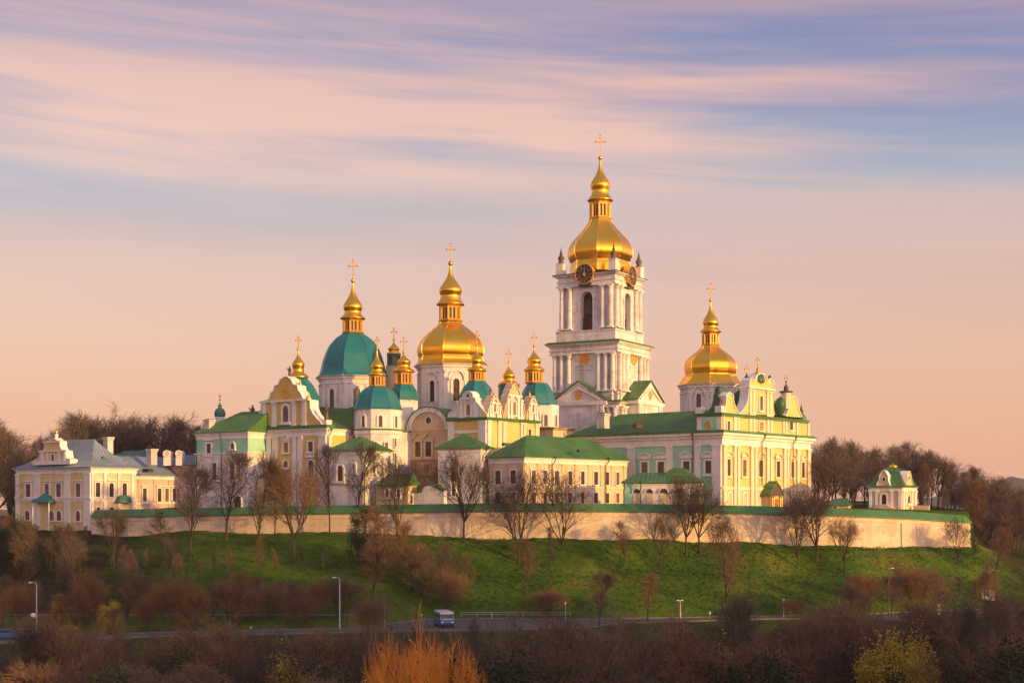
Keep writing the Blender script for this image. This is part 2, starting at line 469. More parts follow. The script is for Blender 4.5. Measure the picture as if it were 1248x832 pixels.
road_strip('road', ASPH, -700, 2100, lambda p: drl(p) + .15, lambda p: dru(p) - .15, ZR + .06)
road_strip('path', PATHM, -200, 470, lambda p: max(PATH0, dru(p) + 1.5), lambda p: max(PATH1, dru(p) + 5.5), ZPATH + .06)
def kerb(name, x0, x1, near, wdt, z0, z1):
    mb = MB(); px = x0; P = []
    while px <= x1: P.append(px); px += 8
    for a, b in zip(P[:-1], P[1:]):
        q = [((p - HX) / F * (near(p) + e), near(p) + e) for p, e in ((a, 0), (b, 0), (b, wdt), (a, wdt))]
        mb.add([(x, y, z) for z in (z0, z1) for x, y in q], [(0, 1, 2, 3), (4, 5, 6, 7), (0, 1, 5, 4), (2, 3, 7, 6)])
    tag(mb.build(name, KERBM), kind='structure')
kerb('kerb_near', -300, 1600, lambda p: drl(p) - .15, .3, ZR - .1, ZR + .18)
kerb('kerb_far', -300, 1600, lambda p: dru(p) - .15, .3, ZR - .1, ZR + .2)
# flat valley floor behind and beside the picture, out to the horizon
mb = MB(); R = 4100
mb.add([(R * cos(2 * pi * k / 48), R * sin(2 * pi * k / 48), -38.8) for k in range(48)], [tuple(range(48))])
tag(mb.build('valley_floor', mat('valley_brush', (.05, .045, .03), rough=1, var=.4, scale=.02), recalc=False), kind='structure')
# bare hill added unseen, right of the frame, shaped to shade the foreground
def shade_hill(name, cx, cy, ax, ay, zt, rot=0):
    mb = MB(); n, r = 40, 14; vs = []
    rnd = random.Random(3)
    for i in range(r + 1):
        q = i / r
        for k in range(n):
            a = 2 * pi * k / n
            x, y = ax * q * cos(a), ay * q * sin(a)
            z = -39 + (zt + 39) * (cos(pi * min(1, q) / 1) * .5 + .5) ** .7 + rnd.uniform(-.8, .8) * (q < .95)
            vs.append((cx + x * cos(rot) - y * sin(rot), cy + x * sin(rot) + y * cos(rot), z))
    fs = [(i * n + k, i * n + (k + 1) % n, (i + 1) * n + (k + 1) % n, (i + 1) * n + k) for i in range(r) for k in range(n)]
    mb.add(vs, fs)
    tag(mb.build(name, mat(name + '_brush', (.045, .035, .02), rough=1, var=.4, scale=.3), smooth=True), kind='structure')
shade_hill('added_shade_hill', 200, 20, 75, 160, 45, 0.0)
# far blue hill beyond the woods on the right
mb = MB(); vs = []; n = 60
for i in range(n + 1):
    p = 1120 + i * 14
    hgt = 8 + 16 * min(1, max(0, (p - 1140) / 90)) + 4 * sin(p * .021) + 2.2 * sin(p * .083) + 1.2 * sin(p * .21)
    for d, k in ((2400, -1), (2500, .55), (2600, 1), (2900, .9), (3300, -1)):
        y = HY - hgt * k if k > 0 else HY + 12
        vs.append(((p - HX) / F * d, d, (HY - y) / F * d))
fs = [(i * 5 + j, (i + 1) * 5 + j, (i + 1) * 5 + j + 1, i * 5 + j + 1) for i in range(n) for j in range(4)]
mb.add(vs, fs)
tag(mb.build('far_hill', HILLM, smooth=True), kind='structure')

# ------------------------------------------------------------------ perimeter wall with a green sheet roof
WX = [112, 140, 170, 200, 250, 300, 360, 430, 520, 560, 620, 700, 760, 850, 940, 1000, 1060, 1120, 1182]
Wtop = lambda p: ip(p, [112, 150, 300, 560, 624, 760, 850, 940, 1000, 1080, 1120, 1182], [630.5, 629.5, 627, 623.3, 622.8, 623.3, 624.4, 626.3, 628, 631, 632.8, 637])
def perimeter_wall():
    t = empty('perimeter_wall', Wp(624, 655, 259), 0, 'long whitewashed monastery wall with a green sheet roof along the hilltop', 'wall')
    o = Vector(t.location)
    P = []
    px = 112
    while px <= 1182: P.append(px); px += 10
    base = [Wp(p, HY, dw(p)) for p in P]
    top = [(HY - Wtop(p)) * dw(p) / F for p in P]
    bot = [zw(p) - 1.2 for p in P]
    # the right end turns back up the hill
    e = base[-1]
    for k in range(1, 9):
        base.append(e + Vector((-.6 * k, 3.2 * k, 0))); top.append(top[-1] - .1); bot.append(bot[-1] - .25)
    nrm = []
    for i in range(len(base)):
        a, b = base[max(0, i - 1)], base[min(len(base) - 1, i + 1)]
        dv = (b - a).normalized(); nrm.append(Vector((-dv.y, dv.x, 0)))
    body, roof, corn, mb4 = MB(), MB(), MB(), MB()
    def sweep(mb, sect, closed=True):
        n = len(sect); vs = []
        for i, b in enumerate(base):
            for off, ref, dz_ in sect:
                q = b + nrm[i] * off; vs.append((q.x - o.x, q.y - o.y, (top[i] if ref else bot[i]) + dz_ - o.z))
        fs = [(i * n + j, (i + 1) * n + j, (i + 1) * n + (j + 1) % n, i * n + (j + 1) % n) for i in range(len(base) - 1) for j in range(n)]
        fs += [tuple(range(n)), tuple(range((len(base) - 1) * n, len(base) * n))]
        mb.add(vs, fs)
    sweep(body, [(-.25, 0, 0), (0, 1, -.02), (1.7, 1, -.02), (1.7, 0, 0)])
    sweep(corn, [(-.16, 1, -.9), (-.16, 1, -.68), (.3, 1, -.68), (.3, 1, -.9)])
    sweep(roof, [(-.45, 1, -.02), (-.45, 1, .12), (.95, 1, 1.5), (2.2, 1, .12), (2.2, 1, -.02)])
    # seams of the sheet roof
    sm = MB(); i = 0.0
    while i < len(base) - 1.01:
        j = int(i); q = i - j
        b = base[j].lerp(base[j + 1], q); n_ = nrm[j]; z_ = top[j] + (top[j + 1] - top[j]) * q; dv = Vector((n_.y, -n_.x, 0))
        a1 = b + n_ * -.45; a2 = b + n_ * .95
        vs = []
        for c, z in ((a1, z_ + .12), (a2, z_ + 1.5)):
            for s in (-.03, .03):
                for up in (.0, .035): vs.append((c.x + dv.x * s - o.x, c.y + dv.y * s - o.y, z + up - o.z))
        roof.add(vs, [(0, 4, 5, 1), (1, 5, 7, 3), (3, 7, 6, 2), (0, 1, 3, 2), (4, 6, 7, 5)])
        i += .55
    # joints between building campaigns
    body.build('masonry', WALLW, t); corn.build('string_course', WALLW, t); roof.build('roof', GREEN, t)
    for p in (640, 1098, 1117):
        b = Wp(p, HY, dw(p)); mm = MB(); zt = (HY - Wtop(p)) * dw(p) / F - .95
        mm.add([(b.x + sx - o.x, b.y + sy - o.y, z - o.z) for z, e in ((zw(p) - 1, .3), (zt, .1)) for sx in (-.10, .10) for sy in (-e, .3)],
               [(0, 1, 3, 2), (4, 5, 7, 6), (0, 4, 6, 2), (1, 5, 7, 3), (0, 1, 5, 4), (2, 3, 7, 6)])
        mm.build('downpipe', PIPE if p == 1098 else WALLW, t)
perimeter_wall()

# tussocks of longer grass over the slope (one uncountable mass)
def tussocks(n=9000):
    R = random.Random(9); vs, fs = [], []
    for i in range(n):
        px = R.uniform(90, 1260); a, b = dru(px) + 2, dw(px) - .5
        d = a + (b - a) * R.random() ** .8
        if px < 480 and PATH0 - 1 < d < PATH1 + 1: continue
        z = terr(px, d) - .05; X = (px - HX) / F * d
        hgt = R.uniform(.12, .38) * (1.5 if R.random() < .08 else 1); r = R.uniform(.12, .35)
        for k in range(5):
            an = R.uniform(0, 6.28); o = len(vs); c, s = cos(an), sin(an)
            vs += [(X + c * r * .3 - s * .09, d + s * r * .3 + c * .09, z), (X + c * r * .3 + s * .09, d + s * r * .3 - c * .09, z), (X + c * r, d + s * r, z + hgt * R.uniform(.6, 1))]
            fs.append((o, o + 1, o + 2))
    me = bpy.data.meshes.new('grass_tussocks'); me.from_pydata(vs, [], fs); me.materials.append(GRASS); me.update()
    o = bpy.data.objects.new('grass_tussocks', me); COL.objects.link(o); tag(o, 'short rough grass tussocks covering the hillside below the wall', 'grass', kind='stuff')
tussocks()

def haze():
    mb = MB(); mb.box(-4400, 4400, -4400, 4400, -40.5, 96)
    m = bpy.data.materials.new('evening_haze'); m.use_nodes = True
    t = m.node_tree; t.nodes.remove(t.nodes['Principled BSDF'])
    v = t.nodes.new('ShaderNodeVolumePrincipled'); v.inputs['Color'].default_value = (.9, .88, .9, 1); v.inputs['Density'].default_value = HAZE; v.inputs['Anisotropy'].default_value = 0.0
    t.links.new(v.outputs[0], t.nodes['Material Output'].inputs['Volume'])
    o = mb.build('haze', m); tag(o, 'thin evening haze in the air over the valley', 'haze', kind='stuff')
HAZE = 0.00007
haze()
# ------------------------------------------------------------------ building helpers
class Bld:
    """A building placed by its near corner (or its centre): local x runs along the left-facing front, local y along the right-facing side."""
    def __init__(s, name, label, cat, px, d, th, zb=-2.2, group=None, h=None):
        s.th, s.d, s.zb = radians(th), d, zb
        p = Wp(px, HY, d)
        s.o = empty(name, (p.x, p.y, zb), s.th, label, cat, group)
        s.p = Vector((p.x, p.y)); s.ex = Vector((cos(s.th), sin(s.th))); s.ey = Vector((-sin(s.th), cos(s.th)))
        s.fo, s.ro = Vector((0, 0)), Vector((0, 0))        # local origins of the two faces
        if h: s.fo, s.ro = Vector((0, -h)), Vector((h, 0))
    def frF(s, off=0, o=None):
        o = o or s.fo; return lambda u, v, w: (o.x + u, o.y - w - off, v)
    def frR(s, off=0, o=None):
        o = o or s.ro; return lambda u, v, w: (o.x + w + off, o.y + u, v)
    def fr(s, face, off=0): return s.frF(off) if face == 'F' else s.frR(off)
    def u(s, face, px):
        o = s.fo if face == 'F' else s.ro; e = s.ex if face == 'F' else s.ey
        P = s.p + s.ex * o.x + s.ey * o.y
        return ((px - HX) * P.y - F * P.x) / (F * e.x - (px - HX) * e.y)
    def dep(s, face, px):
        o = s.fo if face == 'F' else s.ro; e = s.ex if face == 'F' else s.ey
        return (s.p + s.ex * o.x + s.ey * o.y + e * s.u(face, px)).y
    def z(s, y, d=None): return (HY - y) * (d or s.d) / F - s.zb
    def zf(s, face, px, y): return s.z(y, s.dep(face, px))
    def uv(s, face, px, y, ref=None): return (s.u(face, px), s.z(y, s.dep(face, ref or px)))
    def loc(s, px, d):
        q = Vector(((px - HX) / F * d, d)) - s.p
        return q.dot(s.ex), q.dot(s.ey)

def slab(B, name, x0, x1, y0, y1, steps, m, parent=None):
    """cornice or ledge: stacked slabs (overhang, z0, z1) round a plan"""
    mb = MB()
    for ov, z0, z1 in steps: mb.box(x0 - ov, x1 + ov, y0 - ov, y1 + ov, z0, z1)
    return mb.build(name, m, parent or B.o)
def cornice(B, x0, x1, y0, y1, z1, hgt, ov, m=None, name='cornice'):
    return slab(B, name, x0, x1, y0, y1, [(ov * .25, z1 - hgt, z1 - hgt * .88), (ov * .15, z1 - hgt * .88, z1 - hgt * .45), (ov * .5, z1 - hgt * .45, z1 - hgt * .22), (ov, z1 - hgt * .22, z1 - .01)], m or TRIM)
def body(B, name, x0, x1, y0, y1, z0, z1, mf, mr=None):
    mb = MB(); mb.box(x0, x1, y0, y1, z0, z1)
    if mr:
        mb.m[5] = 1; mb.m[3] = 1
    return mb.build(name, [mf, mr] if mr else mf, B.o)
def ringroof(B, name, x0, x1, y0, y1, rings, m, ov=.5, seam=.85, parent=None):
    """rings: (inset left, inset right, inset front, inset back, z) from the eave up"""
    mb = MB()
    x0 -= ov; x1 += ov; y0 -= ov; y1 += ov
    Q = []
    for a, b, c, d_, z in rings:
        Q.append([Vector((x0 + a, y0 + c, z)), Vector((x1 - b, y0 + c, z)), Vector((x1 - b, y1 - d_, z)), Vector((x0 + a, y1 - d_, z))])
    low = [q - Vector((0, 0, .16)) for q in Q[0]]
    lv = [low] + Q
    vs = [p for q in lv for p in q]
    fs = [(3, 2, 1, 0)]
    for i in range(len(lv) - 1):
        for k in range(4):
            j = (k + 1) % 4
            fs.append((i * 4 + k, i * 4 + j, i * 4 + 4 + j, i * 4 + 4 + k))
    t = len(lv) * 4 - 4; fs.append((t, t + 1, t + 2, t + 3))
    mb.add(vs, fs)
    for i in range(len(Q) - 1):
        for k in range(4):
            j = (k + 1) % 4
            a, b, c, d_ = Q[i][k], Q[i][j], Q[i + 1][j], Q[i + 1][k]
            L = (b - a).length
            if L < .5: continue
            ux = (b - a) / L; up = (d_ - a) - ux * (d_ - a).dot(ux); H = up.length
            if H < .3: continue
            up /= H; nn = ux.cross(up); ud = (d_ - a).dot(ux); uc = (c - a).dot(ux)
            g = seam * .5
            while g < L:
                v = H
                if g < ud: v = H * g / ud
                elif g > uc: v = H * (L - g) / max(L - uc, 1e-3)
                if v > .3:
                    p = a + ux * g; q = p + up * v
                    vv = []
                    for e in (p, q):
                        for s_ in (-.035, .035):
                            for w in (-.02, .08): vv.append(e + ux * s_ + nn * w)
                    mb.add(vv, [(0, 1, 3, 2), (4, 6, 7, 5), (0, 4, 5, 1), (1, 5, 7, 3), (3, 7, 6, 2)])
                g += seam
    bm_o = mb.build(name, m, parent or B.o, recalc=False)
    bm = bmesh.new(); bm.from_mesh(bm_o.data)
    bmesh.ops.remove_doubles(bm, verts=bm.verts, dist=.0005)
    bmesh.ops.recalc_face_normals(bm, faces=bm.faces); bm.to_mesh(bm_o.data); bm.free()
    return bm_o
def hip(B, x0, x1, y0, y1, z0, z1, m, axis='x', i0=None, i1=None, ov=.5, name='roof', curve=0):
    W, L = x1 - x0 + 2 * ov, y1 - y0 + 2 * ov
    half = (L if axis == 'x' else W) / 2
    i0 = half if i0 is None else i0; i1 = half if i1 is None else i1
    e = (i0, i1, half, half) if axis == 'x' else (half, half, i0, i1)
    rings = []
    n = 6 if curve else 1
    for k in range(n + 1):
        t = k / n
        tz = t + curve * t * (t - 1) if curve else t
        rings.append((e[0] * t, e[1] * t, e[2] * t, e[3] * t, z0 + (z1 - z0) * tz))
    return ringroof(B, name, x0, x1, y0, y1, rings, m, ov)

WR = random.Random(31)
def win_at(B, fr, u0, u1, v0, v1, arched=0, hood='', fm=None, fw=.2, glass=None, bars=1, sill=1, parent=None, fd=.24):
    fm = fm or TRIM; glass = glass or WR.choice((GLASS, GLASS, GLASS, GLASSB, GLASSC)); parent = parent or B.o
    k = 8
    out = arch(u0, u1, v0, v1, k) if arched else [(u0, v0), (u1, v0), (u1, v1), (u0, v1)]
    mb = MB(); mb.ext(fr, out, -.05, .03)
    if bars:
        t = .045; mb.rect(fr, (u0 + u1) / 2 - t, (u0 + u1) / 2 + t, v0, v1 - (.08 if not arched else (u1 - u0) * .06), .02, .06, 1)
        for q in (.36, .68): mb.rect(fr, u0, u1, v0 + (v1 - v0) * q - t, v0 + (v1 - v0) * q + t, .02, .055, 1)
    p = mb.build('window', [glass, BRONZE], parent)
    fb = MB()
    if arched:
        a = arch(u0 - fw, u1 + fw, v0 - .02, v1 + fw, k); b = arch(u0, u1, v0, v1, k)
        a = a[1:] + a[:1]; b = b[1:] + b[:1]
        fb.ring(fr, a, b, 0, fd, closed=False)
    else:
        fb.ring(fr, [(u0 - fw, v0 - fw * .6), (u1 + fw, v0 - fw * .6), (u1 + fw, v1 + fw), (u0 - fw, v1 + fw)], out, 0, fd)
    if sill: fb.rect(fr, u0 - fw * 1.6, u1 + fw * 1.6, v0 - fw * 1.4, v0 - .03, 0, fd + .16)
    c, hw = (u0 + u1) / 2, (u1 - u0) / 2 + fw * 1.8
    zt = v1 + fw * 1.5
    if hood == 'flat': fb.rect(fr, c - hw, c + hw, zt, zt + .22, 0, fd + .22)
    elif hood == 'ped':
        fb.rect(fr, c - hw, c + hw, zt, zt + .18, 0, fd + .18)
        fb.strip(fr, [(c - hw, zt + .18), (c, zt + .18 + hw * .75), (c + hw, zt + .18)], .2, 0, fd + .22)
        fb.ext(fr, [(c - hw, zt + .18), (c + hw, zt + .18), (c, zt + .18 + hw * .75)], 0, .07)
    elif hood == 'arch':
        fb.rect(fr, c - hw, c + hw, zt, zt + .16, 0, fd + .18)
        A = [(c - hw * cos(pi * i / 10), zt + .16 + hw * .62 * sin(pi * i / 10)) for i in range(11)]
        fb.strip(fr, A, .2, 0, fd + .22); fb.ext(fr, A, 0, .08)
    elif hood == 'eye':
        A = [(c - hw * cos(pi * i / 10), v1 - hw * .2 + hw * 1.25 * sin(pi * i / 10)) for i in range(11)]
        fb.strip(fr, A, .22, 0, fd + .16)
    elif hood == 'ogee':
        A = [(c - hw, v1), (c - hw * .85, v1 + hw * .45), (c - hw * .35, v1 + hw * .75), (c, v1 + hw * 1.25), (c + hw * .35, v1 + hw * .75), (c + hw * .85, v1 + hw * .45), (c + hw, v1)]
        fb.strip(fr, A, .2, 0, fd + .16)
    fb.build('frame', fm, p)
    return p
def win(B, face, p0, p1, y0, y1, ref=None, off=0, **k):
    """a window read off the photograph: left and right px, top y0, bottom y1"""
    u0, u1 = B.u(face, p0), B.u(face, p1)
    d = B.dep(face, ref or (p0 + p1) / 2)
    return win_at(B, B.fr(face, off), u0, u1, B.z(y1, d), B.z(y0, d), **k)
def pil_at(B, fr, u0, u1, v0, v1, m=None, w=.28, cap=1, base=1, name='pilaster'):
    mb = MB(); t = (u1 - u0)
    mb.rect(fr, u0, u1, v0, v1, 0, w)
    if cap:
        mb.rect(fr, u0 - .08, u1 + .08, v1 - .75, v1 - .6, 0, w + .07)
        mb.rect(fr, u0 - .14, u1 + .14, v1 - .32, v1 - .004, 0, w + .14)
    if base: mb.rect(fr, u0 - .12, u1 + .12, v0 + .004, v0 + .55, 0, w + .11)
    return mb.build(name, m or TRIM, B.o)
def pil(B, face, p0, p1, v0, v1, off=0, **k):
    return pil_at(B, B.fr(face, off), B.u(face, p0), B.u(face, p1), v0, v1, **k)
def panel(B, face, p0, p1, v0, v1, m, name='wall_panel', w=.06, off=0):
    mb = MB(); mb.rect(B.fr(face, off), B.u(face, p0), B.u(face, p1), v0, v1, -.05, w)
    return mb.build(name, m, B.o)
def band(B, face, u0, u1, v0, v1, w, m=None, name='string_course', off=0):
    mb = MB(); mb.rect(B.fr(face, off), u0, u1, v0, v1, -.05, w)
    return mb.build(name, m or TRIM, B.o)
def pipe(B, face, p, y0, y1, m=None, off=0):
    fr = B.fr(face, off); u = B.u(face, p); d = B.dep(face, p); z0, z1 = B.z(y0, d), B.z(y1, d)
    mb = MB(); mb.tube([fr(u + .25, z0, 1.0), fr(u + .2, z0 - .7, .9), fr(u, z0 - 1.5, .32), fr(u, z1, .32)], .11, 6)
    mb.lathe([(.2, z0 - .2), (.3, z0 + .1)], 8, *fr(u + .25, 0, 1.0)[:2])
    return mb.build('downpipe', m or PIPE, B.o)
def chimney(B, x, y, z0, z1, w=1.0, dd=.9):
    mb = MB(); mb.box(x - w, x + w, y - dd, y + dd, z0, z1)
    mb.box(x - w - .14, x + w + .14, y - dd - .14, y + dd + .14, z1 - .5, z1 - .28)
    mb.box(x - w - .22, x + w + .22, y - dd - .22, y + dd + .22, z1 - .2, z1 + .1)
    o = mb.build('chimney', CHIM, B.o)
    c = MB(); c.box(x - w * .9, x + w * .9, y - dd * .9, y + dd * .9, z1 + .1, z1 + .25); c.build('chimney_cap', DARKM, o)
    return o

# ---- domes
D0 = -32.0                                        # turn of the octagons as the photograph shows them
def oct_rot(B): return radians(-90 + D0 + 22.5) - B.th
def local(B, px, d): return B.loc(px, d)
def octf(B, cx, cy, a, k):
    """frame of facet k (0 the left-facing, 1 the one facing us, 2 the lit one) of an octagon of apothem a"""
    an = radians(-90 + D0 + 45 * k) - B.th
    nx, ny = cos(an), sin(an); tx, ty = -ny, nx
    return lambda u, v, w: (cx + nx * (a + w) + tx * u, cy + ny * (a + w) + ty * u, v)
def dome(B, px, d, prof, m, n=8, parent=None, name='dome', k=6, ribs=True, smooth=False):
    cx, cy = local(B, px, d); s = d / F
    P = spl([(r * s * (1.035 if n == 8 else 1), B.z(y, d)) for r, y in prof], k)
    mb = MB(); rot = oct_rot(B) if n == 8 else 0
    mb.lathe(P, n, cx, cy, rot)
    if ribs and n == 8:
        for q in range(8):
            a = rot + 2 * pi * q / 8
            mb.tube([(cx + r * cos(a), cy + r * sin(a), z) for r, z in P[::2]], .075, 4)
    return mb.build(name, m, parent or B.o, smooth=smooth)
def drum(B, px, d, r, y0, y1, wins, m=None, parent=None, corn=True, wh='eye', fw=.35, pilw=.55, extra=0.0):
    """octagonal drum; wins: (facet, u0, u1 in px from the facet centre, ytop, ybottom)"""
    cx, cy = local(B, px, d); s = d / F; R = r * s; ap = R * .955
    z0, z1 = B.z(y1, d) - extra, B.z(y0, d); rot = oct_rot(B)
    mb = MB(); mb.lathe([(R * 1.035, z0), (R * 1.035, z1)], 8, cx, cy, rot)
    o = mb.build('drum', m or WHITE, parent or B.o)
    if corn:
        c = MB(); h = z1 - z0
        c.lathe([(R * 1.035, z1 - .9), (R * 1.09, z1 - .75), (R * 1.07, z1 - .5), (R * 1.12, z1 - .3), (R * 1.16, z1 - .02)], 8, cx, cy, rot)
        c.lathe([(R * 1.035, z1 - 2.0), (R * 1.07, z1 - 1.9), (R * 1.07, z1 - 1.7), (R * 1.035, z1 - 1.6)], 8, cx, cy, rot)
        c.build('drum_cornice', TRIM, o)
        wd = ap * tan(pi / 8)
        for k in range(-1, 4):
            fr = octf(B, cx, cy, ap * 1.0015, k)
            for sg in (-1, 1):
                pb = MB(); pb.rect(fr, sg * wd * .80 - pilw / 2, sg * wd * .80 + pilw / 2, z0, z1 - 1.9, -.3, .14); pb.build('drum_pilaster', TRIM, o)
    for k, a, b, ya, yb in wins:
        fr = octf(B, cx, cy, ap * 1.0015, k); zd = d - ap
        win_at(B, fr, a * s, b * s, B.z(yb, zd), B.z(ya, zd), arched=1, hood=wh, fm=TRIM, fw=fw, parent=o, sill=0)
    return o
def lantern(B, px, d, r, y0, y1, parent, n=8, m=None):
    cx, cy = local(B, px, d); s = d / F; R = r * s; z0, z1 = B.z(y1, d), B.z(y0, d); H = z1 - z0
    rot = oct_rot(B); ap = R * cos(pi / 8) * 1.03
    mb = MB()
    mb.lathe([(R * .9, z0), (R * .9, z1)], 8, cx, cy, rot, 1)
    mb.lathe([(R * 1.12, z0 - .05), (R * 1.15, z0 + H * .05), (R * 1.05, z0 + H * .1), (R * 1.04, z0 + H * .14)], 8, cx, cy, rot, 0)
    mb.lathe([(R * 1.04, z1 - H * .16), (R * 1.06, z1 - H * .08), (R * 1.10, z1)], 8, cx, cy, rot, 0)
    wd = ap * tan(pi / 8)
    for k in range(8):
        fr = octf(B, cx, cy, ap, k)
        for uu in (-wd * .93, 0, wd * .93):
            hw = wd * (.17 if uu else .10)
            mb.rect(fr, uu - hw, uu + hw, z0 + H * .1, z1 - H * .1, -R * .16, .03 if uu else -.02, 0)
    return mb.build('lantern', [m or GOLDM, GLASS], parent)
def cupola(B, px, d, ro, yo, yb, rs, ys, rl, yl, parent, ytip=None, m=None, n=20):
    """gilt onion: ro at yo, ball at yb, flared skirt rs at ys above a lantern of radius rl whose top is yl"""
    cx, cy = local(B, px, d); s = d / F; h = yo - yb
    neck = yo + (ys - yo) * .38
    prof = [(rl * .9, yl), (rs * .97, ys + .8), (rs, ys), (rs * .80, ys - (ys - neck) * .35), (ro * .92, ys - (ys - neck) * .62), (ro * .86, neck), (ro * .94, neck - (neck - yo) * .55),
            (ro, yo), (ro * .97, yo - h * .08), (ro * .80, yo - h * .20), (ro * .52, yo - h * .36), (ro * .28, yo - h * .54), (ro * .14, yo - h * .75), (ro * .085, yo - h * .93)]
    P = [(r * s, B.z(y, d)) for r, y in prof]
    P = [P[0], P[1]] + spl(P[2:], 3)
    rb = max(ro * .21, 1.3)
    ball = [(rb * s * sin(pi * i / 8) + .01, B.z(yb, d) - rb * s * cos(pi * i / 8)) for i in range(9)]
    mb = MB(); mb.lathe(P, n, cx, cy, .1); mb.lathe(ball, 12, cx, cy)
    return mb.build('cupola', m or GOLD, parent, smooth=True)
def cross(B, px, d, ytop, yb, parent, m=None, wd=None):
    cx, cy = local(B, px, d); s = d / F; z0, z1 = B.z(yb, d), B.z(ytop, d); H = z1 - z0
    t = .085 + .006 * H; a = -B.th; W = wd * s if wd else H * .21
    fr = lambda u, v, w: (cx + cos(a) * u - sin(a) * w, cy + sin(a) * u + cos(a) * w, v)
    mb = MB(); zc = z1 - H * .30
    mb.rect(fr, -t, t, z0, z1, -t, t); mb.rect(fr, -W, W, zc - t, zc + t, -t * .9, t * .9)
    for u, v in ((-W, zc), (W, zc), (0, z1)): mb.lathe([(.02, v - t * 2), (t * 2, v), (.02, v + t * 2)], 6, *fr(u, 0, 0)[:2])
    mb.rect(fr, -W * .45, W * .45, z1 - H * .14 - t * .7, z1 - H * .14 + t * .7, -t * .8, t * .8)
    return mb.build('cross', m or GOLDM, parent)
def full_cupola(B, px, d, spec, parent, lant=True):
    """spec: cross top, ball y, onion r, onion y, skirt r, skirt y, lantern r, lantern top, lantern bottom"""
    ct, yb, ro, yo, rs, ys, rl, l0, l1 = spec
    if lant: lantern(B, px, d, rl, l0, l1, parent)
    cupola(B, px, d, ro, yo, yb, rs, ys, rl, l0, parent)
    cross(B, px, d, ct, yb - 1, parent)
def finial(B, x, y, z0, h, r, m=None, name='finial', ped=None):
    """turned urn-and-spike finial on an optional white pedestal of (half width, height)"""
    if ped:
        w, ph = ped; p = MB(); p.box(x - w, x + w, y - w, y + w, z0 - .4, z0 + ph - .15); p.box(x - w - .12, x + w + .12, y - w - .12, y + w + .12, z0 + ph - .15, z0 + ph)
        p.build('pedestal', TRIM, B.o); z0 += ph
    pr = [(r * .9, 0), (r, .06), (r * .55, .14), (r * .95, .28), (r * .85, .40), (r * .40, .50), (r * .5, .56), (r * .25, .68), (r * .3, .74), (r * .12, .82), (.03, 1)]
    mb = MB(); mb.lathe([(a, z0 + b * h) for a, b in pr], 10, x, y)
    return mb.build(name, m or BRONZE, B.o, smooth=True)
def statue(B, x, y, z0, h, m=None):
    """robed standing figure of stone"""
    r = h * .15
    pr = [(r * 1.1, 0), (r, .08), (r * .82, .3), (r * .78, .48), (r * .95, .62), (r * 1.0, .72), (r * .8, .79), (r * .32, .83), (r * .38, .87), (r * .42, .92), (r * .3, .98), (.02, 1)]
    mb = MB(); mb.lathe([(a, z0 + b * h) for a, b in pr], 10, x, y)
    mb.tube([(x - r * .8, y, z0 + h * .74), (x - r * 1.5, y - r * .5, z0 + h * .66), (x - r * 1.3, y - r * .9, z0 + h * .86)], [r * .3, r * .26, r * .16], 6)
    mb.tube([(x + r * .8, y, z0 + h * .74), (x + r * 1.2, y - r * .3, z0 + h * .56), (x + r * .5, y - r * .9, z0 + h * .52)], [r * .3, r * .26, r * .16], 6)
    return mb.build('statue', m or BRONZE, B.o, smooth=True)
def gable(B, face, pts, t, m, cop=.3, name='gable', copm=None, off=0, cw=.22):
    """ornamental gable: outline pts (px, y) from left base over the top to the right base, thickness t going back"""
    fr = B.fr(face, off); Q = [B.uv(face, p, y) for p, y in pts]
    mb = MB(); mb.ext(fr, Q, -t, 0); o = mb.build(name, m, B.o)
    c = MB(); c.strip(fr, Q, cop, -t - cw * .5, cw); c.build('coping', copm or TRIM, o)
    return o, fr, Q
def icon(B, face, px, y, rx, ry, m=None, off=0, name='icon', rim=None, parent=None):
    fr = B.fr(face, off); u = B.u(face, px); d = B.dep(face, px); v = B.z(y, d)
    ru = abs(B.u(face, px + rx) - B.u(face, px - rx)) / 2; rv = ry * d / F
    e = lambda k, a=1: [(u + ru * a * cos(2 * pi * i / k), v + rv * a * sin(2 * pi * i / k)) for i in range(k)]
    mb = MB(); mb.ext(fr, e(20), -.05, .1); o = mb.build(name, m or ICON, parent or B.o)
    r = MB(); r.ring(fr, e(20, 1.22), e(20, .98), -.05, .2); r.build('rim', rim or GOLDM, o)
    return o, fr, u, v, ru, rv
# ================================================================== left pavilion
B = Bld('corner_pavilion', 'ochre two storey corner pavilion with blue grey hipped roof, white pilasters and small baroque gable', 'house', 111, 284.5, -38, -6.2)
W_, L_ = -B.u('F', 20), B.u('R', 166)
zE = B.z(568.5)
body(B, 'walls', -W_, 0, 0, L_, 0, zE, PALEY, CREAM)
cornice(B, -W_, 0, 0, L_, zE, 1.25, .55)
hip(B, -W_, 0, 0, L_, zE, zE + 6.0, GREYR, axis='x', i0=9.5, i1=7.4, ov=.75, curve=.55)
zs = B.z(609)
slab(B, 'string_course', -W_, 0, 0, L_, [(.18, zs - .25, zs + .15), (.3, zs + .15, zs + .3)], TRIM)
for p0, p1 in ((20, 24), (42, 49), (79, 86), (103, 111)):
    pil(B, 'F', p0, p1, zs + .3, zE - 1.2); pil(B, 'F', p0, p1, 0, zs - .25, cap=0)
for p0, p1 in ((111.3, 113.5), (126, 129), (143, 146), (159.5, 163)):
    pil(B, 'R', p0, p1, zs + .3, zE - 1.2); pil(B, 'R', p0, p1, 0, zs - .25, cap=0)
for p0, p1 in ((32, 38), (55, 60.5), (69, 75), (93, 99)):
    win(B, 'F', p0, p1, 589, 605, ref=80, fw=.3, hood='flat')
